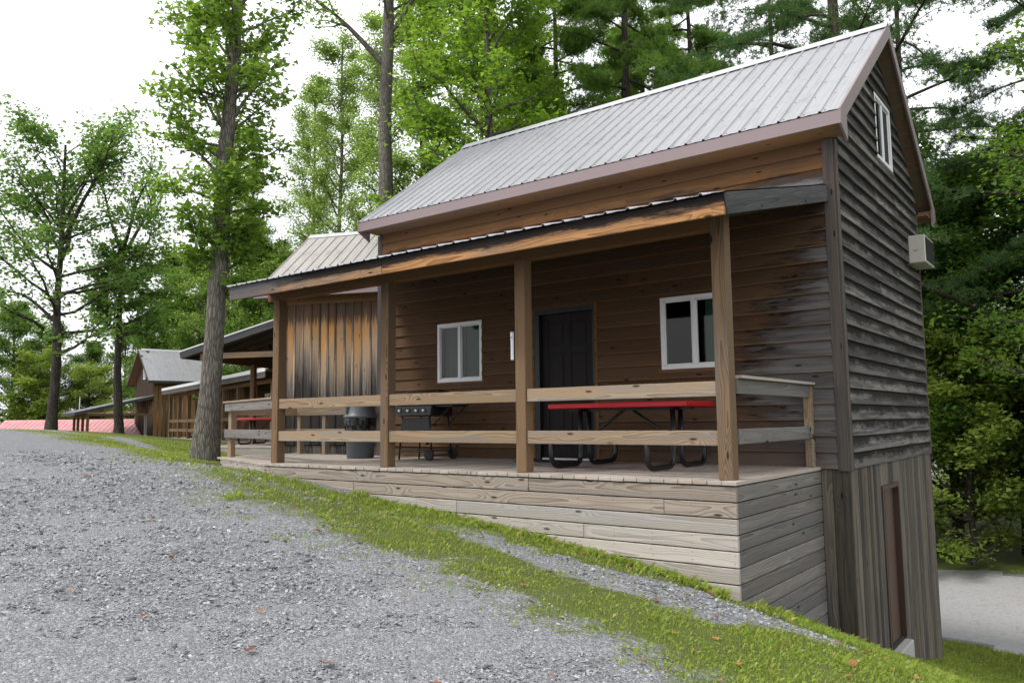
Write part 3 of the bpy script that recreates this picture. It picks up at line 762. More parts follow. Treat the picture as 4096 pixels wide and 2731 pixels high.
# basement cladding: tongue and groove boards standing upright
bsp = MB().box(-.285, -.012, .0, .02, -3.3, -.022).build('basement_wall', M_dark, cabin)
y = .0; i = 0; rd = random.Random(4)
while y < HB-.02:
    wd = min(rd.choice((.125, .14, .14, .15)), HB-y)
    segs = [(-3.4, -.022)]
    if y+wd > bd[0] and y < bd[1]:
        if y < bd[0]: wd = bd[0]-y
        elif y+wd > bd[1] and y < bd[1]-.001: wd = bd[1]-y
        if y >= bd[0]-.001: segs = [(bd[3], -.022)]
    for a, b in segs: link('basement_board', boardmesh(b-a, wd-.003, .019, M_base, .004), bsp, frame((.038, y+.0015, a), Z_, Y_))
    y += wd; i += 1
for a, b in ((-.285, -.165), (-.160, .036)):
    link('basement_board', boardmesh(3.279, b-a, .019, M_base, .004), bsp, frame((b, -.004, -3.3), Z_, NX))
# basement door
m = MB()
for a, b, c, d in ((bd[0], bd[0]+.06, bd[2], bd[3]-.06), (bd[1]-.06, bd[1], bd[2], bd[3]-.06), (bd[0], bd[1], bd[3]-.06, bd[3])): m.box(a+.001, b-.001, c, d, -.08, .055, .003, M=FRS)
df = m.build('basement_door', M_browndk, cabin)
MB().box(bd[0]+.06, bd[1]-.06, bd[2], bd[3]-.06, -.07, -.02, .003, M=FRS).build('door_leaf', M_brown, df)
MB().box(bd[0]+.34, bd[0]+.355, bd[2], bd[3]-.06, -.019, -.004, M=FRS).build('door_edge', M_brown, df)
MB().box(.02, .13, bd[0]+.04, bd[1]-.04, -2.75, bd[2]-.03, .01).build('door_step', M_concrete, df)
# front door
m = MB()
for a, b, c, d in ((dr_[0], dr_[0]+.09, 0, dr_[3]-.08), (dr_[1]-.035, dr_[1], 0, dr_[3]-.08), (dr_[0], dr_[1], dr_[3]-.08, dr_[3])): m.box(a+.001, b-.001, c, d, -.08, .052, .003, M=FRF)
fd = m.build('front_door', M_doorframe, cabin)
a, b, h = dr_[0]+.09, dr_[1]-.035, dr_[3]-.08
m = MB().box(a, b, .035, h, -.06, -.03, M=FRF)
lw = b-a
for p, q, r_, u in ((0, .11, 0, 1), (lw/2-.05, lw/2+.05, 0, 1), (lw-.11, lw, 0, 1)): m.box(a+p, a+q, .035+r_, h, -.03, -.019, .003, M=FRF)
for zz, hh in ((.035, .22), (.80, .17), (1.52, .11), (h-.12, .12)):
    for p, q in ((.11, lw/2-.05), (lw/2+.05, lw-.11)): m.box(a+p, a+q, zz, zz+hh, -.03, -.0195, .003, M=FRF)
for p, q in ((.11, lw/2-.05), (lw/2+.05, lw-.11)):
    for z0, z1 in ((.29, .77), (1.0, 1.49), (1.66, h-.15)): m.box(a+p+.04, a+q-.04, z0, z1, -.03, -.0215, .005, M=FRF)
m.build('door_leaf', M_door, fd)
MB().box(a+.01, b-.01, 0.002, .032, -.06, .03, .003, M=FRF).build('threshold', M_steel, fd)
kb = MB().lathe([(.012, 0), (.012, .04), (.028, .045), (.03, .06), (.02, .075)], 14, frame((a+.07, .019, 1.0), X_, Z_)); kb.build('handle', M_steel, fd, smooth=True)
for p, q, c, d in ((dr_[0]-.045, dr_[0]-.001, .0, dr_[3]+.045), (dr_[1]+.001, dr_[1]+.045, .0, dr_[3]+.045), (dr_[0]-.001, dr_[1]+.001, dr_[3]+.001, dr_[3]+.045)):
    MB().box(p, q, c, d, .0, .056, .002, M=FRF).build('casing', M_beam, fd)
# windows
window(cabin, FRF, *w1, M_porch, [(.05, .50, M_curtain), (.50, .90, M_curtaing)] )
window(cabin, FRF, *w2, M_porch, [(.56, .9, M_curtaing)])
window(cabin, FRS, *gw, M_side, [])

# main roof
RZ, EY, EZ = 6.06, -.473, 3.965
ROX, RLX = .239, -7.62
up = Vector((0, HB/2-EY, RZ-EZ)); SL = up.length; up.normalize()
dn = Vector((0, -up.y, up.z))
m = MB()
prf = [(EY+.01, EZ-.045), (HB/2, RZ-.045), (HB-EY-.01, EZ-.045), (HB-EY-.01, EZ-.08), (HB/2, RZ-.15), (EY+.01, EZ-.08)]
m.prism(prf, RLX+.02, ROX-.02, M=FRS)
rf = m.build('roof', M_soffit, cabin)
roof_slope(rf, RLX, ROX+.03, (0, EY-.02, EZ-.015), up, M_roof, SL+.01)
roof_slope(rf, -ROX-.02, -RLX, (0, HB-EY+.02, EZ-.015), dn*1, M_roof, SL+.01, xdir=NX)
# ridge cap
rc = MB().prism([(HB/2-.15, RZ-.085), (HB/2, RZ+.032), (HB/2+.15, RZ-.085), (HB/2+.15, RZ-.079), (HB/2+.008, RZ+.047), (HB/2-.008, RZ+.047), (HB/2-.15, RZ-.079)][::-1], RLX-.01, ROX+.012, M=FRS)
rc.build('ridge_cap', M_roofp, rf)
# soffit board, eave trim, verge trim
FRL = frame((0,0,0), Y_, Z_)
for yy0, yy1 in ((EY+.012, -.012), (HB+.012, HB-EY-.012)):
    nseg = 3
    for i in range(nseg):
        a = HL+.02+(0-HL)/nseg*i; b = HL+.02+(0-HL)/nseg*(i+1)
        if i == nseg-1: b = ROX-.03
        if i == 0: a = RLX+.03
        link('soffit_board', boardmesh(b-a-.004, yy1-yy0, .02, M_soffit), rf, frame((a, yy0, ZE+.0), X_, Y_))
MB().box(RLX, ROX, EY-.012, EY+.010, ZE-.012, EZ-.022, .002).build('eave_trim', M_fascia, rf)
MB().box(RLX, ROX, HB-EY-.010, HB-EY+.012, ZE-.012, EZ-.022, .002).build('eave_trim', M_fascia, rf)
for xx0, xx1 in ((ROX-.012, ROX+.014), (RLX-.014, RLX+.012)):
    for sgn in (1, -1):
        f_ = (lambda q: q) if sgn == 1 else (lambda q: HB-q)
        poly = [(f_(EY-.016), EZ-.012), (f_(HB/2), RZ+.012), (f_(HB/2), RZ-.19), (f_(EY+.245), EZ-.012-.19+.245*.75), (f_(EY+.245), ZE-.15), (f_(EY-.016), ZE-.014)]
        if sgn == -1: poly = poly[::-1]
        MB().prism(poly[::-1], xx0+(.001 if sgn == 1 else 0), xx1, M=FRS).build('verge_trim', M_fascia, rf)
# boxed eave returns behind the verge trim
for f_ in ((lambda q: q), (lambda q: HB-q)):
    y0, y1 = sorted((f_(EY+.02), f_(EY+.22)))
    MB().box(.03, ROX-.016, y0, y1, ZE-.006, ZE+.12).build('eave_return', M_soffit, rf)

# porch deck -------------------------------------------------------------------
DF = -2.53
dk = MB().prism([(-.30, DF+.05), (-.30, -.03), (-9.70, -.03), (-9.70, -1.62), (-7.25, DF+.05)][::-1], -.13, -.045).build('porch_deck', M_dark, cabin)
pw = .1435; x = -.272
while x > -9.80:
    a = x-pw+.004
    xm = (a+x)/2
    y0 = DF-.012 if xm > -7.22 else DF-.012 + (-7.22-xm)*.355
    y0 += rd.uniform(-.006, .004)
    yb = -.022 if xm > HL else .0
    link('deck_board', boardmesh(round(yb-y0, 2), pw-.006, .036, M_deck, .004), dk, frame((a, yb, -.036+rd.uniform(-.0015, .0015)), NY, X_))
    x -= pw
# skirting boards, front, clipped corner and right side
sk = MB().box(-7.2, -.33, DF+.035, DF+.05, -1.6, -.05).build('porch_skirting', M_dark, cabin)
jn = {0: (-2.58,), 1: (-5.35, -1.0), 2: (-3.6,), 3: (-1.9,), 4: (), 5: (-2.2,), 6: ()}
for r_ in range(8):
    z1 = -.042-r_*.143; xs = sorted([-7.24, -.286, *jn.get(r_, ())])
    for a, b in zip(xs, xs[1:]):
        link('skirting_board', boardmesh(b-a-.003, .1335, .034, M_skirt2 if r_ < 2 else M_skirt, .005), sk, frame((a+.001, DF+.034+rd.uniform(-.002, .003), z1-.139), X_, Z_))
nl_ = MB()
for r_ in range(8):
    for k in range(18):
        for dz_ in (.035, .10):
            xx = -.33-k*.405+rd.uniform(-.012, .012); zz = -.042-r_*.143-dz_+rd.uniform(-.006, .006)
            nl_.lathe([(.0048, 0), (.003, .0015)], 6, frame((xx, DF-.0005, zz), X_, Z_))
tag(nl_.build('nail_heads', M_screw, sk), kind='stuff')
for r_ in range(14):
    z1 = -.042-r_*.143
    link('skirting_board', boardmesh(2.47, .1335, .034, M_skirtd, .005), sk, frame((-.319, DF+.037, z1-.139), Y_, Z_))
dcl = Vector((-7.245+9.77, -2.53+1.635, 0)); lcl = dcl.length; dcl.normalize()
for r_ in range(2):
    link('skirting_board', boardmesh(lcl, .139, .034, M_skirt, .005), sk, frame(Vector((-9.77, -1.635, -.181-r_*.143)) - dcl.cross(Vector(Z_))*.045, dcl, Z_))
    link('skirting_board', boardmesh(1.6, .139, .034, M_skirt, .005), sk, frame((-9.75, -.02, -.181-r_*.143), NY, Z_))

# posts, beam, rails ------------------------------------------------------------
PW = .14
PX = [-7.262, -4.994, -2.830, -.497]; PY = -2.413
po = []
for i, x in enumerate(PX):
    po.append(link('porch_post', boardmesh(2.36 if i < 3 else 2.52, PW, PW, M_post, .006), cabin, frame((x, PY, 0), Z_, X_)))
bm = MB().box(-7.42, PX[3]+.02, PY+.012, PY+.125, 2.345, 2.60, .004)
bmo = link('porch_beam', mesh('porch_beam', bm.v, bm.f, M_beam), cabin)
def rails(part, segs, y, th=.038):
    for a, b, zt in segs:
        link('rail', boardmesh(b-a, .14, th, M_rail, .004), part, frame((a, y, zt-.14), X_, Z_))
rl = MB().box(-8.99, -8.90, -.10, -.012, .0, .90, .003).build('porch_railing', M_rail, cabin)
rl['label'] = 'two board porch railing'
for a, b in zip(PX, PX[1:]):
    for zt in (.909, .452): link('rail', boardmesh(b-a-PW, .14, .038, M_rail, .004), rl, frame((a+PW, PY+.058, zt-.14), X_, Z_))
p0 = Vector((-9.62, -1.60, 0)); p1 = Vector((PX[0], PY+.08, 0)); dd = (p1-p0); ll = dd.length; dd.normalize()
link('railing_post', boardmesh(.91, .09, .09, M_rail, .004), rl, frame(p0 + Vector((0, .01, 0)), Z_, X_))
nn = Vector((dd.y, -dd.x, 0))
for zt in (.912, .470): link('rail', boardmesh(ll+.03, .14, .038, M_skirtd, .004), rl, frame(p0 - dd*.03 + nn*.01 + Vector((0, 0, zt-.14)), dd, Z_))
link('rail_cap', boardmesh(ll+.05, .14, .028, M_rail, .003), rl, frame(p0 - dd*.08 + nn*.07 + Vector((0, 0, .914)), dd, Vector(Z_).cross(dd)))
for zt in (.84, .455):
    link('rail', boardmesh(2.05, .14 if zt > .5 else .09, .038, M_rail, .004), rl, frame((-9.66, -.112, zt-(.14 if zt > .5 else .09)), X_, Z_))
    link('rail', boardmesh(1.45, .14, .038, M_rail, .004), rl, frame((-9.66, -.08, zt-.14), NY, Z_))
link('railing_post', boardmesh(.86, .09, .09, M_rail, .004), rl, frame((-9.70, -.10, 0), Z_, X_))
# right end rail back to the wall
xr = PX[3]+PW-.02
for zt, mt in ((.93, M_skirtd), (.463, M_skirtd)): link('rail', boardmesh(2.14, .14, .038, mt, .004), rl, frame((xr-.0, PY+PW+.002, zt-.14), Y_, Z_))
link('rail_cap', boardmesh(2.26, .12, .03, M_deck, .003), rl, frame((xr+.085, PY+PW+.002, .932), Y_, NX))
link('railing_post', boardmesh(.93, .09, .09, M_rail, .004), rl, frame((xr+.05, -.035, 0), Z_, NX))
lm = MB(); rd2 = random.Random(9)
for i in range(60):
    t = rd2.random(); z = .02 + t*.47; w_ = .018*(1-t*.2) + (.05 if z > .33 else 0)
    c = Vector((xr+.045+rd2.uniform(0, .012), -.14 - rd2.random()*w_ , z)); r0 = rd2.uniform(.008, .02)
    lm.lathe([(r0*.5, -.3*r0), (r0, 0), (r0*.55, .5*r0)], 5, T(*c) @ Matrix.Rotation(rd2.uniform(0, 3), 4, 'Y'))
lm.build('lichen', M_lichen, rl)

# porch roof --------------------------------------------------------------------
PFY, PZT, PZB, PRZ = -3.079, 2.478, 2.283, 3.262
pu = Vector((0, -PFY, PRZ-PZT)); pl_ = pu.length; pu.normalize(); pn = pu.cross(Vector(X_)) * -1
pr = MB().prism([(PFY+.04, PZT-.045), (-.0, PRZ-.055), (-.0, PRZ-.075), (PFY+.04, PZT-.065)][::-1], -7.33, -.09, M=FRS).build('porch_roof', M_rafter, cabin)
roof_slope(pr, -7.40, -.03, (0, PFY-.035, PZT-.002), pu, M_roofp, pl_-.02)
for i in range(13):
    x = -7.28 + i*.594
    link('rafter', boardmesh(pl_-.08, .038, .12, M_rafter, .002), pr, frame((x+.038, PFY+.04, PZT-.19), pu, NX))
for a, b in ((-7.35, -4.27), (-4.265, -.075)):
    link('porch_fascia', boardmesh(b-a, PZT-PZB-.01, .035, M_pfascia, .004), pr, frame((a, PFY+.035, PZB), X_, Z_))
zu = Vector((0, -pu.z, pu.y))
for xx, mt in ((-.040, M_rake), (-7.35, M_rake)):
    link('rake_board', boardmesh(pl_-.03, .185, .032, mt, .004), pr, frame((xx-.032 if xx > -1 else xx-.034, PFY+.036, PZB+.004), pu, zu))

# ------------------------------------------------------------------ things on the porch
def picnic_table(loc, rz, label, L=1.83):
    t = tag(empty('picnic_table', T(*loc) @ Matrix.Rotation(rz, 4, 'Z')), label, 'picnic table', 'red picnic tables')
    MB().box(-L/2, L/2, -.375, .375, .70, .76, .008).build('table_top', M_red, t)
    for s in (-1, 1): MB().box(-L/2, L/2, s*.68-.13, s*.68+.13, .37, .415, .008).build('bench', M_red, t)
    r = .03
    for ex in (-.62, .62):
        for s in (-1, 1):
            # one bent tube: down from the top, along the floor, up to the bench
            pts = [(ex, s*.10, .70), (ex, s*.10, .16)]
            for k in range(1, 6):
                a = math.pi/2*k/5; pts.append((ex, s*(.10+.12*(1-math.cos(a))), .16-.125*math.sin(a)))
            pts.append((ex, s*.62, .035))
            for k in range(1, 6):
                a = math.pi/2*k/5; pts.append((ex, s*(.62+.12*math.sin(a)), .035+.125*(1-math.cos(a))))
            pts.append((ex, s*.74, .38))
            MB().tube(pts, r, 10).build('leg', M_black, t, smooth=True)
        MB().tube([(ex, -.10, .30), (ex, .10, .30)], .022, 8).tube([(ex, -.14, .685), (ex, .14, .685)], .02, 8).build('leg_stay', M_black, t, smooth=True)
        sg = 1 if ex > 0 else -1
        MB().tube([(ex, 0, .30), (sg*.04, 0, .69)], .017, 8).build('brace', M_black, t, smooth=True)
    MB().box(-L/2+.1, L/2-.1, -.03, .03, .668, .70).build('top_batten', M_black, t)
    return t
picnic_table((-2.19, -1.02, 0), 0, 'red topped picnic table with black tube legs before the front door')

def trash_can(loc):
    t = tag(empty('trash_can', T(*loc)), 'round grey plastic trash can with domed lid and black liner on porch', 'trash can')
    MB().lathe([(.205, 0), (.213, .02), (.232, .55), (.238, .56), (.238, .60)], 36).build('body', M_can, t, smooth=True)
    v = MB(); rr_ = random.Random(2); n = 48
    for ring, (r, z) in enumerate(((.243, .64), (.25, .60), (.246, .52), (.240, .47))):
        for k in range(n):
            a = 2*math.pi*k/n; v.v.append(((r+rr_.uniform(-.004, .01))*math.cos(a), (r+rr_.uniform(-.004, .01))*math.sin(a), z + (rr_.uniform(-.05, .03) + .03*math.sin(3*a) if ring == 3 else rr_.uniform(-.006, .006))))
    v.f = [(i*n+k, (i+1)*n+k, (i+1)*n+(k+1) % n, i*n+(k+1) % n) for i in range(3) for k in range(n)]
    v.build('bin_liner', M_bag, t)
    ld = MB().lathe([(.262, .635), (.268, .645), (.268, .668), (.255, .68), (.240, .70), (.222, .80), (.205, .86), (.16, .90), (.08, .915)], 36).build('lid', M_canlid, t, smooth=True)
    MB().box(-.12, .12, -.243, -.18, .70, .82, .01, M=Matrix.Rotation(R(-35), 4, 'Z')).build('lid_flap', M_can, ld)
    return t
trash_can((-7.17, -.80, 0))

def grill(loc, rz):
    t = tag(empty('gas_grill', T(*loc) @ Matrix.Rotation(rz, 4, 'Z')), 'black two wheeled gas grill with side shelf against porch wall', 'grill')
    for x, y in ((-.33, -.24), (-.33, .22)): MB().tube([(x, y, 0), (x+.06, y*.92, .70)], .014, 8).build('leg', M_black, t, smooth=True)
    for x, y in ((.30, -.24), (.30, .22)): MB().tube([(x, y, .06), (x-.06, y*.92, .70)], .014, 8).build('leg', M_black, t, smooth=True)
    m = MB()
    for y in (-.235, .215): m.tube([(-.32, y, .13), (.29, y, .13)], .012, 8)
    m.tube([(-.32, -.235, .13), (-.32, .215, .13)], .012, 8); m.tube([(.29, -.3, .075), (.29, .28, .075)], .010, 8); m.box(-.30, .27, -.22, .20, .13, .14)
    m.build('bottom_shelf', M_blackm, t)
    for y in (-.29, .27):
        w = MB().lathe([(.02, -.02), (.078, -.02), (.085, -.012), (.085, .012), (.078, .02), (.02, .02)], 20, frame((.29, y, .085), X_, Z_)).build('wheel', M_rubber, t, smooth=False)
        sp = MB()
        for k in range(5):
            a = 2*math.pi*k/5; sp.box(.01, .06, -.008, .008, -.024, .024, M=frame((.29, y, .085), X_, Z_) @ Matrix.Rotation(a, 4, 'Z'))
        sp.build('spokes', M_blackm, w)
    MB().box(-.27, .25, -.245, -.232, .30, .62, .004).build('front_panel', M_blackm, t)
    MB().box(-.34, .32, -.26, .24, .64, .80, .02).build('fire_box', M_black, t)
    cp = MB().add([(-.36,-.33,.66),(.34,-.33,.66),(.34,-.26,.66),(-.36,-.26,.66),(-.36,-.30,.79),(.34,-.30,.79),(.34,-.26,.80),(-.36,-.26,.80)], [(3,2,1,0),(4,5,6,7),(0,1,5,4),(1,2,6,5),(2,3,7,6),(3,0,4,7)]).build('control_panel', M_blackm, t)
    for x in (-.24, -.08, .08, .22):
        MB().lathe([(.03, 0), (.03, .012), (.022, .03), (.0205, .034)], 14, frame((x, -.316, .725), X_, Z_)).build('knob', M_steel, cp, smooth=True)
    pts = [(-.26, .80), (-.27, .86), (-.20, .97), (-.06, 1.03), (.12, 1.02), (.22, .93), (.245, .80)]
    n = len(pts); lid = MB(); lid.v = [(x, y, z) for x in (-.345, .325) for y, z in pts]
    lid.f = [tuple(range(n))[::-1], tuple(range(n, 2*n))] + [(i, i+1, n+i+1, n+i) for i in range(n-1)]
    lo = lid.build('lid', M_black, t)
    MB().tube([(-.24, -.27, .87), (-.24, -.315, .885), (.22, -.315, .885), (.22, -.27, .87)], .011, 8).build('lid_handle', M_steel, lo, smooth=True)
    MB().box(.33, .66, -.22, .18, .775, .80, .006).tube([(.30, -.2, .52), (.60, -.2, .77)], .01, 6).tube([(.30, .16, .52), (.60, .16, .77)], .01, 6).build('side_shelf', M_black, t)
    MB().tube([(.05, -.1, .62), (.08, -.14, .5), (.10, -.1, .36), (.06, -.05, .30)], .008, 6).lathe([(.02, .22), (.03, .25), (.03, .29), (.015, .31)], 10, T(.06, -.05, 0)).build('gas_hose', M_rubber, t, smooth=True)
    return t
grill((-5.80, -.72, 0), R(4))

tb = tag(empty('ash_receptacle', T(-4.665, -.055, 1.46)), 'silver upright tube ash receptacle fixed to wall beside the front door', 'ash receptacle')
MB().lathe([(.028, 0), (.03, .004), (.03, .30), (.034, .302), (.034, .42), (.030, .43), (.02, .432)], 20).build('tube', M_steel, tb, smooth=False)
MB().box(-.012, .012, .02, .04, .10, .38).build('bracket', M_steel, tb)
MB().box(-.014, .014, -.037, -.033, .33, .345).build('slot', M_black, tb)

ac = tag(empty('air_conditioner', T(.05, 3.86, 2.90)), 'beige window air conditioner sticking out high on the side wall', 'air conditioner')
MB().box(-.06, .235, 0, .70, 0, .43, .01).build('casing', M_beige, ac)
MB().box(.236, .238, .03, .67, .03, .40).build('grille_recess', M_black, ac)
for i in range(11): MB().box(.2382, .246, .03, .67, .045+i*.033, .057+i*.033).build('grille_slat', M_blackm, ac)
mr_ = MB()
for a_, b_ in (((.07, .20), (.105, .185)), ((.105, .185), (.14, .205))): mr_.tube([(a_[0], -.0015, a_[1]), (b_[0], -.0015, b_[1])], .003, 5)
mr_.build('scuff_mark', M_black, ac)
for a, b, c, d in ((-.03, .0, -.03, .46), (.70, .735, -.03, .46), (.0, .70, .432, .46)): MB().box(-.03, .012, a+.001, b-.001, c, d).build('surround_trim', M_side, ac)
mt_ = tag(MB().box(-4.25, -3.5, -.62, -.15, .001, .012, .004).build('door_mat', M_rubber), 'flat dark rubber mat before the dark front door', 'door mat')

# ------------------------------------------------------------------ neighbouring cabins
def bb_wall(part, fr, u0, u1, z0, ztop, mats, rv=.24, batten=M_bbdark, seed=0):
    """boards and battens standing upright; ztop may be a function of u"""
    rd = random.Random(seed); u = u0
    zt = ztop if callable(ztop) else (lambda q: ztop)
    while u < u1-.03:
        w = min(rv+rd.uniform(-.02, .02), u1-u)
        l = round(max(.2, min(zt(u+.01), zt(u+w-.01))-z0), 2)
        q = fr @ Vector((u+w, z0, .001)); M = frame(q, fr.to_3x3() @ Vector(Y_), fr.to_3x3() @ Vector(NX)); link('wall_board', boardmesh(l, round(w-.004, 3), .02, mats, .002), part, M)
        if u > u0: 
            q = fr @ Vector((u+.024, z0, .02)); M = frame(q, fr.to_3x3() @ Vector(Y_), fr.to_3x3() @ Vector(NX)); link('batten', boardmesh(l, .048, .02, batten, .002), part, M)
        u += w

def board_cabin(M, label, L, depth, mats, zbase, porch, roofm, fasc, pitch_p=.305, ez=3.96, rz=6.06, ovl=.45, lower=None, win=True, table=True, seed=3):
    """gabled cabin with upright boards. local frame: x along the front from the left end, y back, z up from the floor; porch = lean-to at the left end"""
    c = tag(empty('cabin', M), label, 'cabin', 'cabins along the driveway')
    D = depth; ey = -.47; zw = ez-.16
    ff = frame((0,0,0), X_, Z_); fl = frame((0, 0, 0), NY, Z_)      # left wall: local x = -y, out = -x
    fwp = MB().box(.02, L-.02, .01, .1, zbase, zw+.3).build('front_wall', M_dark, c)
    bb_wall(fwp, ff, .0, L, zbase if lower is None else 0.02, zw, mats, seed=seed)
    if lower is not None:
        u = 0.; rr_ = random.Random(8)
        while u < L-.1:
            w = rr_.uniform(.09, .15); link('skirt_board', boardmesh(1.3, round(w-.004, 2), .02, mats if rr_.random() < .35 else M_base, .002), fwp, frame((u+w, .03-rr_.uniform(0, .01), -1.3), Z_, NX)); u += w
    board('frieze_board', fwp, (0, -.022, zw-.16), X_, Z_, L, .16, .02, M_beam)
    zg = lambda u: zw + .3 + min(-u, D+u)*.75
    lwp = MB().prism([(-D, zbase), (-.02, zbase), (-.02, zw+.28), (-D/2, zw+.28+D/2*.74), (-D, zw+.28)], -.1, -.001, M=fl).build('left_wall', M_dark, c)
    bb_wall(lwp, fl, -D, 0, zbase, zg, mats if porch is None else M_bbdark, seed=seed+1)
    MB().box(L-.1, L, .1, D, zbase, zw).box(0, L-.1, D-.1, D, zbase, zw).prism([(.1, zw), (D, zw), (D/2, rz-.25)], L-.1, L, M=frame((0,0,0), Y_, Z_)).build('rear_walls', M_side, c)
    if win:
        window(lwp, fl, -D/2-.25, -D/2+.25, zw+.35, zw+1.25, None, [], .05)
        window(lwp, fl, -1.9, -1.2, .6, 2.0, M_bbdark, [(.1, .6, M_curtain)], .05)
    FY = frame((0,0,0), Y_, Z_)
    up = Vector((0, D/2-ey, rz-ez)); SL_ = up.length; up.normalize(); dn_ = Vector((0, -up.y, up.z))
    r = MB().prism([(ey+.01, ez-.04), (D/2, rz-.04), (D-ey-.01, ez-.04), (D-ey-.01, ez-.08), (D/2, rz-.14), (ey+.01, ez-.08)], -ovl+.02, L+ovl-.02, M=FY).build('roof', M_soffit, c)
    roof_slope(r, -ovl, L+ovl, (0, ey-.02, ez-.012), up, roofm, SL_+.01, p=pitch_p, per=3)
    roof_slope(r, -L-ovl, ovl, (0, D-ey+.02, ez-.012), dn_, roofm, SL_+.01, p=pitch_p, per=3, xdir=NX)
    MB().prism([(D/2-.15, rz-.09), (D/2, rz+.03), (D/2+.15, rz-.09), (D/2, rz+.042)][::-1], -ovl, L+ovl, M=FY).build('ridge_cap', M_roofp, r)
    for y0, y1 in ((ey-.012, ey+.01), (D-ey-.01, D-ey+.012)): MB().box(-ovl, L+ovl, y0, y1, zw-.012, ez-.02, .002).build('eave_trim', fasc, r)
    link('soffit_board', boardmesh(L+ovl*2-.05, -ey-.02, .02, M_soffit), r, frame((-ovl+.02, ey+.012, zw), X_, Y_))
    for f_, s in (((lambda q: q), 1), ((lambda q: D-q), -1)):
        poly = [(f_(ey-.014), ez-.01), (f_(D/2), rz+.01), (f_(D/2), rz-.17), (f_(ey+.2), ez-.03), (f_(ey-.014), zw-.014)]
        MB().prism(poly, -ovl-.012, -ovl+.01, M=FY).build('verge_trim', fasc, r)
    if porch:
        PD, pz0, pz1, nraf = porch['d'], porch['z0'], porch['z1'], porch.get('n', 7)
        pu = Vector((PD, 0, pz1-pz0)); PL = pu.length; pu.normalize(); pw0, pw1 = porch.get('y0', .05), porch.get('y1', D-.05)
        pr_ = MB().prism([(-PD, pz0-.03), (-.02, pz1-.03), (-.02, pz1-.05), (-PD, pz0-.05)], -pw1, -pw0, M=frame((0,0,0), X_, Z_)).build('porch_roof', M_rafter, c)
        n_ = int((pw1-pw0)/.2295/4)+1
        for i in range(n_):
            nr = min(4, int((pw1-pw0-i*4*.2295)/.2295))
            if nr > 0: link('roof_panel', roofpanel_mesh(nr, PL, roofm, .2295, False), pr_, frame((-PD-.05, pw1-i*4*.2295-.03, pz0-.012), NY, pu))
        for i in range(nraf):
            y = pw0+.02 + (pw1-pw0-.08)*i/(nraf-1)
            link('rafter', boardmesh(PL-.05, .04, .14, M_rafter, .002), pr_, frame((-PD, y, pz0-.19), pu, Y_))
        link('rake_board', boardmesh(PL+.02, .17, .03, M_rake, .003), pr_, frame((-PD-.02, pw0-.001, pz0-.185), pu, Vector((-pu.z, 0, pu.x))))
        link('rake_edge', boardmesh(PL+.06, .035, .05, M_trim_lit, .002), pr_, frame((-PD-.06, pw0+.005, pz0-.012), pu, Vector((-pu.z, 0, pu.x))))
        link('porch_fascia', boardmesh(pw1-pw0, .16, .03, M_rake, .003), pr_, frame((-PD-.005, pw0, pz0-.18), Y_, Z_) @ T(0, 0, -.03))
        bx = -PD+porch.get('in', .55); bz = pz0-.2+(PD+bx)*(pz1-pz0)/PD
        for yy in (pw0+.02, pw1-.18): board('porch_beam', pr_, (bx, yy+.1, bz-.15), X_, Z_, -bx-.03, .15, .06, M_post)
        board('porch_beam', pr_, (bx, pw0+.02, bz-.2), Y_, Z_, pw1-pw0-.1, .2, .06, M_beam)
        dz = porch.get('floor', 0.)
        for xx, yy in porch['posts']:
            link('porch_post', boardmesh(round(bz-.15-dz, 2), .14, .14, M_post, .005), c, frame((xx, yy, dz), Z_, X_))
        dkp = MB().box(-PD+.35, -.02, pw0-.05, pw1, dz-.32, dz-.04).build('porch_deck', M_skirtd, c)
        y = pw0-.08
        while y < pw1:
            link('deck_board', boardmesh(round(PD-.33, 2), .138, .036, M_deck, .003), dkp, frame((-PD+.32, y, dz-.036), X_, Y_)); y += .143
        for k, zz in enumerate((dz-.185, dz-.32)): board('skirting_board', dkp, (-PD+.34, pw0-.055, zz), X_, Z_, PD-.36, .135, .03, M_skirt)
        rr_ = random.Random(5); u = -PD+.36
        while u < -.1:
            w = rr_.uniform(.10, .15); link('skirting_board', boardmesh(.9, round(w-.003, 2), .02, M_base, .002), dkp, frame((u+w, pw0-.05, dz-.325-.9), Z_, NX)); u += w
        for seg in porch.get('rails', ()):
            (xa, ya), (xb, yb), zt = seg; d_ = Vector((xb-xa, yb-ya, 0)); link('rail', boardmesh(d_.length, .14, .038, M_post, .003), c, frame((xa, ya, dz+zt-.14), d_, Z_))
    return c

C2 = T(-15.085, 2.595, -.017) @ Matrix.Rotation(.3937, 4, 'Z') @ T(.45, .47, 0)
board_cabin(C2, 'cabin with black and orange streaked upright boards right behind the porch deck', 6.2, 4.67, M_bb, -2.6,
    dict(d=2.9, z0=2.52, z1=3.28, posts=[(-2.28, .04), (-2.28, 2.2), (-2.28, 4.3), (-.13, .0)], n=8, y0=-.05, y1=4.6, floor=-.02,
         rails=[((-2.25, 4.4), (-.2, 4.4), .9), ((-2.25, 4.4), (-.2, 4.4), .45)]), M_roof2, M_fascia, lower=True, win=True)
C4 = T(-43.85, 15.0, -.727) @ Matrix.Rotation(1.3194, 4, 'Z') @ T(.45, .47, 0)
board_cabin(C4, 'distant cabin with grey roof, brown streaked boards and open lean-to at its end', 9.0, 4.67, M_bb4, -.3,
    dict(d=4.2, z0=2.05, z1=3.05, posts=[(-3.6, .12), (-3.6, 1.6), (-3.6, 3.1), (-3.6, 4.4)], n=7, y0=.05, y1=4.6, floor=.0, rails=[((-3.6, .2), (-.1, .2), .55)]),
    M_roof, M_rake, pitch_p=.2295, seed=6)

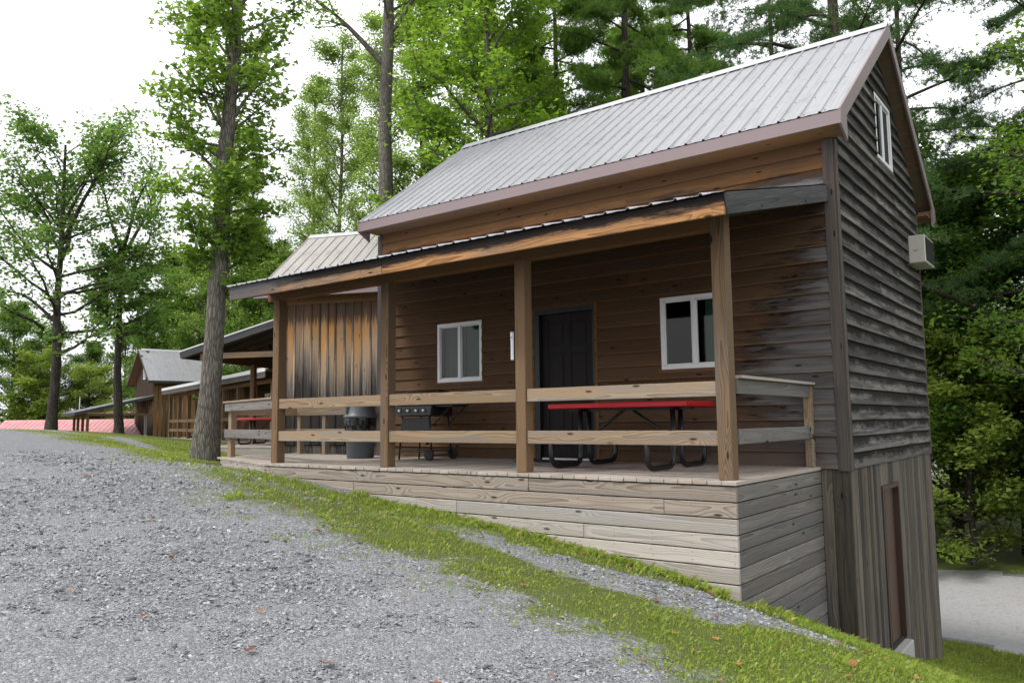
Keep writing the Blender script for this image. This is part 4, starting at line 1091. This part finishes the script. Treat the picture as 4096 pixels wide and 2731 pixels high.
# low cabin seen through the neighbour's lean-to: local x along its porch front (to the right), y back
M3 = frame((-36.4, 12.05, -.1), (.948, -.316, 0), (.316, .948, 0))
c3 = tag(empty('cabin', M3), 'long low brown cabin with pale edged porch roof seen past the tulip tree trunk', 'cabin', 'cabins along the driveway')
L3, PD3, S3 = 17.2, 2.0, 7.4
FY3 = frame((0,0,0), Y_, Z_)
fw3 = MB().box(0, S3, PD3, PD3+.1, -.8, 2.45).box(S3, L3, PD3, PD3+.1, -.8, 3.0).box(0, .1, PD3+.1, 4, -.8, 2.45).box(L3-.1, L3, PD3+.1, 4, -.8, 3.0).build('walls', M_dark, c3)
ff3 = frame((0, PD3-.02, 0), X_, Z_)
lap_wall(fw3, ff3, S3, L3, -.02, 3.0, [(10.4, 11.2, 1.1, 1.9), (12.6, 13.5, 0, 2.05), (14.4, 15.2, 1.1, 1.9)], lambda z: M_upper if z > 2.6 else M_porch, base=.0, seed=8)
bb_wall(fw3, ff3, 0, S3, -.6, 2.42, M_bb4, seed=12)
for u in (10.4, 14.4): window(fw3, ff3, u, u+.8, 1.1, 1.9, None, [(.1, .7, M_curtain)], .05)
MB().box(12.6, 13.5, PD3-.01, PD3+.03, 0, 2.05).build('door', M_door, c3)
r3 = MB().prism([(PD3-.3, 2.95), (PD3+1.2, 3.35), (4.2, 2.95), (4.2, 2.87), (PD3+1.2, 3.27), (PD3-.3, 2.87)], S3, L3+.3, M=FY3).prism([(PD3-.1, 2.47), (4.2, 2.47), (4.2, 2.40), (PD3-.1, 2.40)], -.2, S3-.002, M=FY3).build('roof', M_roof2, c3)
p3 = MB().prism([(-.15, 2.42), (PD3, 2.50), (PD3, 2.46), (-.15, 2.38)], -.2, L3+.2, M=FY3).build('porch_roof', M_rafter, c3)
board('rake_edge', p3, (-.25, -.17, 2.38), X_, Z_, L3+.5, .13, .02, M_trim_lit)
board('porch_fascia', p3, (-.2, -.15, 2.18), X_, Z_, L3+.4, .20, .03, M_pfascia)
board('porch_beam', c3, (0, .2, 2.02), X_, Z_, L3, .16, .06, M_beam)
for k in range(9): link('porch_post', boardmesh(2.65, .14, .14, M_post, .005), c3, frame((.05+2.12*k, .14, -.6), Z_, X_))
for zt in (.9, .45): board('rail', c3, (.1, .2, zt-.14), X_, Z_, L3-.2, .14, .038, M_post)
d3 = MB().box(-.1, L3, .02, PD3, -.6, -.04).build('porch_deck', M_skirtd, c3)
for k in range(14): link('deck_board', boardmesh(L3+.1, .138, .036, M_deck, .003), d3, frame((-.1, .02+k*.143, -.036), X_, Y_))
picnic_table(tuple(M3 @ Vector((4.6, 1.1, 0))), -.32, 'small red picnic table on the long low porch', 1.4)
picnic_table(tuple(C2 @ Vector((-1.45, 2.1, -.02))), .3937+R(2), 'red picnic table under the lean-to behind the tree trunk')
picnic_table(tuple(C4 @ Vector((-1.9, 2.2, 0))), 1.3194, 'small red picnic table under the distant lean-to')

# red roofed sheds beyond the crest
def red_shed(M, L, D, zr, ze, label, seed):
    c = tag(empty('shed', M), label, 'shed', 'red roofed sheds beyond the crest')
    MB().box(.3, L-.3, .4, D-.4, ze-2.6, ze+.05).build('walls', M_bbdark, c)
    FY = frame((0,0,0), Y_, Z_); up = Vector((0, D/2, zr-ze)); sl = up.length; up.normalize()
    r = MB().prism([(0, ze-.04), (D/2, zr-.04), (D, ze-.04), (D, ze-.12), (D/2, zr-.14), (0, ze-.12)], 0.02, L-.02, M=FY).build('roof', M_reddark, c)
    roof_slope(r, 0, L, (0, -.03, ze), up, M_roofr, sl+.02, p=.305, per=6)
    roof_slope(r, -L, 0, (0, D+.03, ze), Vector((0, -up.y, up.z)), M_roofr, sl+.02, p=.305, per=6, xdir=NX)
    MB().prism([(D/2-.15, zr-.06), (D/2, zr+.04), (D/2+.15, zr-.06), (D/2, zr+.055)][::-1], 0, L, M=FY).build('ridge_cap', M_roofr, r)
    for y0, y1 in ((-.05, -.02), (D+.02, D+.05)): MB().box(0, L, y0, y1, ze-.2, ze-.02).build('eave_trim', M_reddark, r)
    for a in (-.02, L): 
        MB().prism([(0, ze-.03), (D/2, zr+.02), (D, ze-.03), (D, ze-.2), (D/2, zr-.16), (0, ze-.2)], a, a+.02, M=FY).build('verge_trim', M_reddark, r)
    return c

UR, UF = (.793, .609, 0), (-.609, .793, 0)
red_shed(frame((-55.9+4.5*.609, 11.7-4.5*.793, 0), UR, UF), 11, 9, .9, -1.3, 'long low shed with faded red ribbed metal roof beyond the crest', 1)
red_shed(frame((-64.3, 20.4, 0), UR, UF), 14, 7, 1.75, 1.5, 'dark red edged shed roof behind the faded red roof', 2)
pol = tag(empty('flag_pole', T(-49.9, 13.75, -2.0)), 'thin pale metal pole before the dark trees', 'pole')
MB().tube([(0, 0, 0), (0, 0, 4.3)], [.04, .03], 8).build('pole', M_poleg, pol, smooth=True)
MB().lathe([(.02, 4.28), (.05, 4.31), (.05, 4.35), (.01, 4.38)], 8).build('pole_cap', M_poleg, pol, smooth=True)

# ------------------------------------------------------------------ trees
def rot_about(v, ax, a):
    return v*math.cos(a) + np.cross(ax, v)*math.sin(a) + ax*(ax @ v)*(1-math.cos(a))
LEAF5 = np.array([(0,-.05,0),(.30,-.16,.04),(.62,.10,.06),(.30,.34,.05),(.34,.75,.03),(0,.62,-.02),(0,1.0,-.06),(-.34,.75,.03),(-.30,.34,.05),(-.62,.10,.06),(-.30,-.16,.04)])
LEAF5F = np.array([(0,1,3),(1,2,3),(0,3,5),(3,4,5),(0,5,8),(5,7,8),(0,8,10),(8,9,10),(4,6,5),(5,6,7)])
LEAF4 = np.array([(0,-.05,0),(.58,.10,.07),(.24,.40,.03),(0,1.0,-.07),(-.24,.40,.03),(-.58,.10,.07)]); LEAF4F = np.array([(0,1,2),(0,2,3),(0,3,4),(0,4,5)])
LEAF2 = np.array([(0,0,0),(.36,.42,.07),(0,1.0,-.05),(-.36,.42,.07)]); LEAF2F = np.array([(0,1,2),(0,2,3)])
def leaves_mesh(name, pos, size, mat, shape=LEAF2, faces=LEAF2F, tilt=.75, rnd=None, r=rng):
    n = len(pos)
    az = r.uniform(0, 2*np.pi, n); th = np.clip(np.abs(r.normal(0, tilt, n)), 0, 1.5); sp = r.uniform(0, 2*np.pi, n)
    nz = np.stack([np.sin(th)*np.cos(az), np.sin(th)*np.sin(az), np.cos(th)], 1)
    t = np.stack([np.cos(sp), np.sin(sp), np.zeros(n)-.25], 1)
    a = t - nz*(t*nz).sum(1, keepdims=True); a /= np.linalg.norm(a, axis=1, keepdims=True)+1e-9
    b = np.cross(nz, a); s = size*np.clip(r.lognormal(-.05, .28, n), .5, 1.4)
    k = len(shape)
    P = (shape[None,:,0:1]*b[:,None] + (shape[None,:,1:2]-.4)*a[:,None] + shape[None,:,2:3]*nz[:,None])*s[:,None,None] + pos[:,None]
    FF = (faces[None] + k*np.arange(n)[:,None,None]).reshape(-1, 3)
    q = r.random(n) if rnd is None else rnd
    return npmesh(name, P.reshape(-1, 3), FF, mat, fattr={'rnd': np.repeat(q, len(faces))})

class Tree:
    def __init__(s, seed): s.r = np.random.default_rng(seed); s.tubes = []; s.pos = []; s.q = []
    def path(s, p, d, L, n, wig, lift):
        pts = [np.array(p, float)]; d = np.array(d, float)/np.linalg.norm(d)
        for i in range(n):
            d = d + s.r.normal(0, wig, 3) + np.array([0, 0, lift]); d /= np.linalg.norm(d); pts.append(pts[-1] + d*L/n)
        return np.array(pts)
    def limb(s, p, d, L, r0, wig=.12, lift=.04, n=6):
        pts = s.path(p, d, L, n, wig, lift); s.tubes.append((pts, np.linspace(r0, r0*.18, n+1))); return pts
    def spray(s, pts, n, spread, flat=.45, t0=.25):
        """leaf positions around a branch path"""
        t = s.r.uniform(t0, 1.05, n)*(len(pts)-1); i = np.clip(t.astype(int), 0, len(pts)-2); f = (t-i)[:,None]
        c = pts[i]*(1-f) + pts[i+1]*f; o = s.r.normal(0, spread, (n, 3)); o[:,2] *= flat
        s.pos.append(c+o); s.q.append(np.full(n, s.r.uniform(0, .45)))
    def branchy(s, pts, r0, L, nsub, nleaf, spread, flat=.45, t0=.3, lift=.02, subl=.45):
        for k in range(nsub):
            t = t0 + (1-t0)*(k+s.r.random())/nsub; x = t*(len(pts)-1); i = min(int(x), len(pts)-2); p = pts[i]*(1-(x-i)) + pts[i+1]*(x-i)
            d = pts[i+1]-pts[i]; d /= np.linalg.norm(d); ax = s.r.normal(0, 1, 3); ax[2] += 1.2*(1 if s.r.random() < .5 else -1); ax /= np.linalg.norm(ax)
            d2 = rot_about(d, ax, s.r.uniform(.5, 1.2)); d2[2] *= .6
            l = L*subl*s.r.uniform(.6, 1.2)*(1.15-.5*t)
            q = s.limb(p, d2, l, max(.006, r0*.3), .16, lift, 4); s.spray(q, nleaf, spread, flat, .15)
        s.spray(pts, nleaf, spread, flat, .55)
    def build(s, name, label, base, barkm, leafm, leafsize, shape='q', tilt=.75, cat='tree', group='trees around the cabins', leafless=False):
        t = tag(empty(name, T(*base)), label, cat, group)
        V_, F_ = [], []; off = 0
        for j, (pts, rr) in enumerate(s.tubes):
            n = 12 if j == 0 else (6 if rr[0] > .03 else 4)
            d = np.gradient(pts, axis=0); d /= np.linalg.norm(d, axis=1, keepdims=True)+1e-9
            a = np.cross(d, np.array([.3, .9, .2])); a /= np.linalg.norm(a, axis=1, keepdims=True)+1e-9; b = np.cross(d, a)
            th = np.arange(n)*2*np.pi/n; m_ = len(pts)
            rr2 = np.asarray(rr)[:,None]*(1 + (s.r.normal(0, .05, (m_, n)) if j == 0 else 0))
            P = pts[:,None] + (a[:,None]*np.cos(th)[None,:,None] + b[:,None]*np.sin(th)[None,:,None])*rr2[:,:,None]
            V_.append(P.reshape(-1, 3))
            i0 = (np.arange(m_-1)[:,None]*n + np.arange(n)[None,:]); i1 = (np.arange(m_-1)[:,None]*n + (np.arange(n)[None,:]+1) % n)
            F_.append(np.stack([i0, i1, i1+n, i0+n], 2).reshape(-1, 4)+off); off += m_*n
        link('trunk', npmesh('trunk', np.concatenate(V_), np.concatenate(F_), barkm, True), t)
        if s.pos and not leafless:
            pos = np.concatenate(s.pos); q = np.concatenate(s.q); q = np.clip(q + s.r.uniform(0, .55, len(q)), 0, 1)
            sh, fc = (LEAF4, LEAF4F) if shape == 'm' else (LEAF2, LEAF2F)
            link('crown', leaves_mesh('crown', pos, leafsize, leafm, sh, fc, tilt, q, s.r), t)
        return t

def trunk_pts(h, r0, r1, lean=(0, 0), n=12, wig=.03, seed=0, flare=1.35):
    r = np.random.default_rng(seed); t = np.linspace(0, 1, n)
    p = np.stack([lean[0]*t*h, lean[1]*t*h, t*h - .35*(t == 0)], 1); p[1:,:2] += np.cumsum(r.normal(0, wig, (n-1, 2)), 0)
    rr = r0 + (r1-r0)*t; rr[0] = r0*flare*1.1; rr[1] *= 1.06
    return p, rr

def copy_tree(t, base, rz, scale, label, group='trees around the cabins'):
    c = t.copy(); COL.objects.link(c); c.matrix_local = T(*base) @ Matrix.Rotation(rz, 4, 'Z') @ Matrix.Scale(scale, 4)
    c['label'] = label; c['group'] = group
    for ch in t.children:
        k = ch.copy(); COL.objects.link(k); k.parent = c; k.matrix_local = ch.matrix_local
    return c

def broadleaf(seed, h, r0, h0, h1, nl, lim, r1=.05, lean=(0, 0), nsub=5, nleaf=34, spread=.28, el=(.2, .8), flat=.5, prof=None, fork=(), wig=.03, subl=.45, lift=.05):
    s = Tree(seed); tp, tr = trunk_pts(h, r0, r1, lean, 14, wig, seed); s.tubes.append((tp, tr))
    for k in range(nl):
        f = (k+s.r.random())/nl; z = h0+(h1-h0)*f; x = np.interp(z, tp[:,2], tp[:,0]); y = np.interp(z, tp[:,2], tp[:,1]); rt = np.interp(z, tp[:,2], tr)
        az = k*2.399+s.r.normal(0, .4); e = s.r.uniform(*el) + .35*f
        L = lim*(prof(f) if prof else (1-.55*f))*s.r.uniform(.7, 1.15)
        d = (math.cos(az)*math.cos(e), math.sin(az)*math.cos(e), math.sin(e))
        r_ = min(rt*.55, .012+L*.018)
        q = s.limb((x, y, z), d, L, r_, .13, lift); s.branchy(q, r_, L, nsub, nleaf, spread, flat, subl=subl)
    for (z, az, e, L, r_) in fork:
        x = np.interp(z, tp[:,2], tp[:,0]); y = np.interp(z, tp[:,2], tp[:,1])
        q = s.limb((x, y, z), (math.cos(az)*math.cos(e), math.sin(az)*math.cos(e), math.sin(e)), L, r_, .07, .05, 8); s.branchy(q, r_, L, nsub+3, nleaf, spread, flat, .45)
    return s

def pine(seed, h, r0, h0, nl, lim, ntuft, droop=-.03, needle=.11, el=(-.15, .25), sect=None):
    """white pine: long near-level limbs carrying fans of needle tufts"""
    s = Tree(seed); tp, tr = trunk_pts(h, r0, r0*.25, (0, 0), 14, .03, seed, 1.2); s.tubes.append((tp, tr)); s.tuft = []
    for k in range(nl):
        f = (k+s.r.random())/nl; z = h0+(h-h0)*f; az = k*2.399+s.r.normal(0, .5)
        if sect: az = s.r.uniform(*sect)
        L = lim*(1-.65*f)*s.r.uniform(.6, 1.15); e = s.r.uniform(*el)
        q = s.limb((np.interp(z, tp[:,2], tp[:,0]), np.interp(z, tp[:,2], tp[:,1]), z), (math.cos(az)*math.cos(e), math.sin(az)*math.cos(e), math.sin(e)), L, .02+L*.011, .09, droop, 8)
        for j in range(9):
            t = .3+.7*(j+s.r.random())/9; x = t*8; i = min(int(x), 7); p = q[i]*(1-(x-i))+q[i+1]*(x-i); d = q[i+1]-q[i]; d /= np.linalg.norm(d)
            d2 = rot_about(d, np.array([0, 0, 1.]), (1 if j % 2 else -1)*s.r.uniform(.4, 1.0)); d2[2] += s.r.uniform(-.3, .3)
            b = s.limb(p, d2, L*.32*s.r.uniform(.5, 1.2), .010, .15, -.02, 4)
            n = ntuft; tt = s.r.uniform(.1, 1.05, n)*4; ii_ = np.clip(tt.astype(int), 0, 3); ff = (tt-ii_)[:,None]
            s.tuft.append(b[ii_]*(1-ff)+b[ii_+1]*ff + s.r.normal(0, .13, (n, 3))*np.array([1, 1, .55]))
    return s
def build_pine(s, name, label, base, leafm, needle=.13, nn=10, wd=.010, group='trees around the cabins'):
    t = s.build(name, label, base, M_barkp, leafm, .1, leafless=True, group=group)
    c = np.concatenate(s.tuft); n = len(c); r = s.r
    d = r.normal(0, 1, (n, nn, 3)); d[:,:,2] += .35; d /= np.linalg.norm(d, axis=2, keepdims=True)
    sd = np.cross(d, r.normal(0, 1, (n, nn, 3))); sd /= np.linalg.norm(sd, axis=2, keepdims=True)+1e-9
    L = needle*r.uniform(.6, 1.2, (n, nn, 1)); o = c[:,None] + d*.01
    P = np.stack([o-sd*wd, o+sd*wd, o+d*L], 2).reshape(-1, 3)
    link('crown', npmesh('crown', P, np.arange(len(P)).reshape(-1, 3), leafm, fattr={'rnd': np.repeat(np.clip(r.random(n)*.7+r.random(n)*.3, 0, 1), nn)}), t)
    return t
gz = lambda x, y: float(H(np.array([x]), np.array([y]))[0])
def at_g(x, y, dz=0): return (x, y, gz(x, y)+dz)

# tall tulip tree beside the deck: leafy shoots all the way up its trunk
s = broadleaf(11, 13.5, .19, 2.9, 13.2, 96, 1.35, .05, (.035, .027), nsub=6, nleaf=30, spread=.13, el=(.1, .7), prof=lambda f: .55+.5*math.sin(min(1, f*1.6)*math.pi/2), subl=.5)
s.build('tulip_tree', 'tall tulip tree clothed in leaves, trunk rising beside the porch corner', at_g(-10.42, -1.55), M_bark, L_tulip, .10, 'm')
# trees behind the cabin
s = broadleaf(12, 19, .32, 12.8, 18.8, 16, 2.6, .12, (0, .0), nsub=7, nleaf=50, spread=.20, fork=[(12.3, 3.9, .75, 3.6, .11), (13.4, .6, .8, 3.2, .08)], wig=.05)
s.build('hardwood_tree', 'bare grey trunk forking high above the left end of the roof', at_g(-15.36, 7.36), M_bark, L_maple, .105, 'm')
s = broadleaf(13, 19, .17, 4.5, 18.5, 44, 2.3, .05, nsub=8, nleaf=80, spread=.22, el=(.3, .9), fork=[(11, .4, 1.0, 4, .06), (9.5, 3.4, 1.0, 3.5, .05)])
t3 = s.build('hardwood_tree', 'slender dark trunk with light leaves right of the bare forked trunk', at_g(-18.68, 12.42), M_barkd, L_light, .12, 'q')
s = broadleaf(14, 18, .19, 4.0, 17.5, 66, 3.6, .05, (0, 0), nsub=8, nleaf=46, spread=.25, el=(.0, .6))
t4 = s.build('maple_tree', 'broad leaved maple standing behind the middle of the roof', at_g(-11.6, 7.9), M_bark, L_maple, .13, 'm')
s = broadleaf(15, 21, .17, 6.0, 20.5, 48, 3.0, .04, nsub=8, nleaf=70, spread=.25, el=(.15, .75), fork=[(6., 2.6, 1.1, 5, .06)])
t5 = s.build('hardwood_tree', 'light leaved slim tree rising above the ridge of the board cabin', at_g(-28.0, 16.2), M_bark, L_light, .115, 'q')
# oaks on the left
s = broadleaf(16, 10.2, .17, 2.6, 9.9, 30, 4.0, .04, nsub=8, nleaf=56, spread=.22, el=(.0, .7), fork=[(6.0, 2.4, .9, 4.2, .09), (6.6, .3, 1.0, 4.4, .09), (5.6, 3.4, .5, 3.6, .07), (7.2, 1.3, 1.2, 3.6, .07)], prof=lambda f: 1.05-.45*f)
t7 = s.build('oak_tree', 'dense dark oak whose trunk stands before the red roof', at_g(-26.59, 2.55), M_barkd, L_oak, .14, 'q')
s = broadleaf(17, 7.6, .18, 3.9, 7.4, 22, 2.3, .07, (-.012, -.01), nsub=8, nleaf=60, spread=.22, el=(-.1, .5), fork=[(7.2, 2.2, 1.05, 4.2, .10), (7.4, .2, .95, 3.8, .09), (7.5, 4.0, 1.25, 3.8, .08), (6.4, .9, .8, 3.2, .06)])
t8 = s.build('oak_tree', 'oak with forked open crown beside the distant lean-to', at_g(-28.78, 5.93), M_barkd, L_oak, .14, 'q')
# pines
s = pine(21, 21, .30, 8.0, 34, 6.5, 44); p1 = build_pine(s, 'pine_tree', 'big pine with thick trunk rising behind the right end of the ridge', at_g(-2.9, 11.9), L_pine)
s = pine(22, 20, .23, 9.0, 26, 5.0, 40); p2 = build_pine(s, 'pine_tree', 'thinner pine trunk behind the ridge, left of the thick pine', at_g(-6.9, 18.9), L_pine)
s = pine(23, 19, .24, 5.0, 60, 4.4, 44, el=(-.35, .15)); p3_ = build_pine(s, 'pine_tree', 'full pine with soft bright needles behind the middle of the roof', at_g(-9.0, 11.6), L_pinel)
# right hand woods
s = broadleaf(31, 14, .17, 5.2, 13.8, 56, 3.6, .05, nsub=8, nleaf=58, spread=.25, el=(-.1, .6))
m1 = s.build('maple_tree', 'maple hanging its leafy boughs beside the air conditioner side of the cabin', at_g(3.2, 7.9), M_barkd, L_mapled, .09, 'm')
s = broadleaf(32, 11, .15, .8, 10.8, 56, 3.2, .04, nsub=9, nleaf=90, spread=.25, el=(-.1, .6))
d1 = s.build('woodland_tree', 'dark leafy tree at the far side of the gravel road', at_g(-1.5, 16.9), M_barkd, L_dark, .125, 'q')
s = broadleaf(33, 6, .09, .1, 5.8, 42, 2.3, .02, nsub=7, nleaf=48, spread=.20, el=(-.15, .5))
b1 = s.build('woodland_shrub', 'yellow green bushy shrub at the road edge', at_g(-.9, 15.2), M_barkd, L_shrub, .12, 'q', group='shrubs beside the gravel road')
WOODS = 'woods beyond the gravel road'
for i, (src, x, y, rz, sc_, lb) in enumerate([
    (d1, .9, 17.6, 1.1, 1.05, 'tall dark tree behind the road bend'), (d1, -3.4, 19.6, 2.3, 1.2, 'dark tree half hidden by the rear corner of the cabin'), (d1, 3.6, 16.8, 4.0, 1.1, 'dark tree overhanging the road edge'), (p2, .2, 17.0, 2.6, .62, 'small pine with layered boughs behind the roadside shrubs'),
    (d1, 1.8, 22., 3.0, 1.1, 'tallest dark tree deep in the woods'), (d1, -2.0, 25., 5.1, 1.15, 'tall dark tree behind the pines'), (d1, -8., 24., .4, 1.5, 'dark tree deep behind the ridge'),
    (b1, 2.3, 14.6, 3.3, 1.1, 'larger yellow green shrub overhanging the road'),
    (p1, 3.0, 18.5, 2.0, .75, 'pine among the dark woodland trees'), (p1, 1.6, 15.6, 4.4, .8, 'pine whose boughs reach over the road')]):
    copy_tree(src, at_g(x, y), rz, sc_, lb, WOODS)
BACK = 'trees behind the row of cabins'
for src, x, y, rz, sc_, lb in [(p3_, -8.8, 15.9, .6, 1.0, 'soft pine between the two bare pine trunks and the maple'), (p3_, -11.5, 17.5, 3.6, 1.05, 'soft pine behind the bright pine'), (p2, -2.8, 19.2, 1.2, 1.0, 'pine spreading behind the gable peak')]:
    copy_tree(src, at_g(x, y), rz, sc_, lb, 'pines behind the cabin')
for i, (src, x, y, rz, sc_, lb) in enumerate([
    (t5, -31.5, 17.5, 1.4, .95, 'slim tree behind the low cabin'), (t3, -16.0, 17.0, 2.5, .95, 'light tree behind the broad maple'), (t5, -23.0, 14.6, 3.1, .95, 'slim light tree left of the forked bare trunk'),
    (d1, -36., 19.5, .8, .95, 'dark tree between the board cabin and distant cabin'), (d1, -30., 16.5, 2.9, .95, 'dark round tree above the lean-to roof'), (d1, -34., 16.5, 4.1, 1.0, 'dark tree behind the distant cabin roof'),
    (t4, -14.2, 13.4, 1.3, .9, 'second maple behind the broad maple'), (t3, -12.6, 17.5, .3, 1.0, 'light tree between maple and pine'), (p3_, -12.4, 12.6, 2.2, .95, 'pine left of the bright soft pine'),
    (d1, -54.6, 22.9, 3.5, 1.35, 'dark tree beyond the distant cabin roof'), (d1, -48.6, 21.1, 1.5, 1.2, 'dark crown just above the distant cabin roof'), (t5, -40.8, 18.3, 2.1, .95, 'slim light tree behind the tulip tree trunk'), (d1, -40.8, 20.3, .5, 1.1, 'dark crown behind the tulip tree trunk'), (t3, -36., 16.9, 5.0, .85, 'light tree right of the tulip tree trunk'), (d1, -31.7, 19.1, 4.5, 1.0, 'dark crown above the board cabin eave'), (d1, -59.4, 24.3, 2.7, 1.1, 'dark tree left of the tulip tree'), (d1, -28.8, 19.4, 1.2, 1.1, 'dark crown above the board cabin ridge'), (d1, -19.5, 20., 5.5, 1.35, 'dark tree in the gap behind the ridge'), (t5, -19.0, 16.5, 4.2, 1.0, 'slim light tree behind the slender dark trunk')]):
    copy_tree(src, at_g(x, y), rz, sc_, lb, BACK)
LEFT = 'trees beyond the red roofs'
for i, (src, x, y, rz, sc_, lb) in enumerate([
    (d1, -71.3, 17.7, 0, 1.2, 'dark tree behind the left oak'), (d1, -73.3, 21.2, 1.3, 1.1, 'dark tree above the red roof'), (d1, -67.8, 22.4, 2.2, .9, 'dark tree behind the thin pole'), (b1, -66, 21.5, 3, 1.3, 'light shrub above the red roof'),
    (d1, -47, 3.0, 4, 1.15, 'dark tree at the edge of the driveway crest'), (d1, -71, 27, 5, 1.1, 'dark tree beyond the distant lean-to'), (b1, -68.5, 18.5, 1, 1.5, 'bushy light tree behind the oak trunk'), (t7, -38, 2.0, 2, 1.0, 'second dense oak behind the left oak')]):
    copy_tree(src, at_g(x, y), rz, sc_, lb, LEFT)
sn = Tree(41); sn.tubes.append((np.array([(0,0,0),(.1,.05,4),(.0,.1,7.5),(.25,.1,9.4),(.12,.1,9.9)], float), np.array([.10,.07,.04,.025,.012])))
sn.limb((0.05, .1, 7.0), (.8, .2, .6), .9, .015); sn.build('dead_tree', 'bare dead stem standing in the gap between tree crowns', at_g(-19.9, 11.4), M_barkd, L_dark, .1, leafless=True)

# fallen leaves ------------------------------------------------------------------
def fallen_mat():
    m, nt = new_mat('dry fallen leaf'); s = NT(nt)
    r = s.n('ObjectInfo').outputs['Random']; r2 = s.m('FRACT', s.m('MULTIPLY', r, 9.7))
    c = s.mix(r, (.20, .065, .025), (.38, .165, .065)); c = s.mix(s.sm(r2, .7, .75), c, (.12, .035, .02))
    c = s.mix(s.m('MULTIPLY', s.noise(s.n('TexCoord').outputs['Object'], 60., 3), .5), c, (.2, .09, .05))
    s.princ(c, .7, spec=.3); return m
M_fallen = fallen_mat(); lm_ = []
for k in range(5):
    r = np.random.default_rng(60+k); sh = LEAF5.copy(); sh[:,1] -= .4; sh[:,2] = .35*sh[:,0]**2*r.uniform(.3, 2) + .3*np.maximum(0, sh[:,1])**2*r.uniform(-.2, 1.4) + r.normal(0, .05, len(sh)); sh[:,2] -= sh[:,2].min()
    lm_.append(npmesh('fallen_leaf', sh*.075, LEAF5F, M_fallen))
def leaf(x, y, s, lb, gp, k):
    o = link('fallen_leaf', lm_[k % 5], None, T(x, y, gz(x, y)+.022) @ Matrix.Rotation(rng.uniform(0, 6.28), 4, 'Z') @ Matrix.Rotation(rng.uniform(-.3, .3), 4, 'X') @ Matrix.Scale(s, 4)); tag(o, lb, 'leaf', gp)
k = 0; cnt = 0
while cnt < 78:
    x = rng.uniform(-6.5, 1.7); y = rng.uniform(-5.1, -2.75)
    if y < np.interp(x, OUT[:,0], OUT[:,1])-.1 or (x < -3 and rng.random() < .45): continue
    leaf(x, y, rng.uniform(.35, .75), 'small dry orange brown leaf lying on the grass verge', 'fallen leaves on the verge', cnt); cnt += 1
for x, y, s in [(-.95, -6.55, .95), (-1.35, -6.75, .7), (-3.3, -6.1, .8), (-.4, -6.3, .7), (-4.6, -5.6, .9), (-2.7, -5.9, .6), (-2.2, -6.9, .55), (-7.2, -5.0, 1.0), (-.1, -5.7, .7), (-1.9, -6.3, .5), (-2.9, -7.0, .5), (-5.6, -6.2, .6)]:
    leaf(x, y, s, 'dry orange leaf lying out on the bare gravel', 'fallen leaves on the driveway', int(x*-10)+k)
leaf_p = tag(link('fallen_leaf', lm_[2], None, T(-1.45, -1.55, .004) @ Matrix.Scale(.7, 4)), 'small dry leaf lying on the deck under the picnic table', 'leaf')
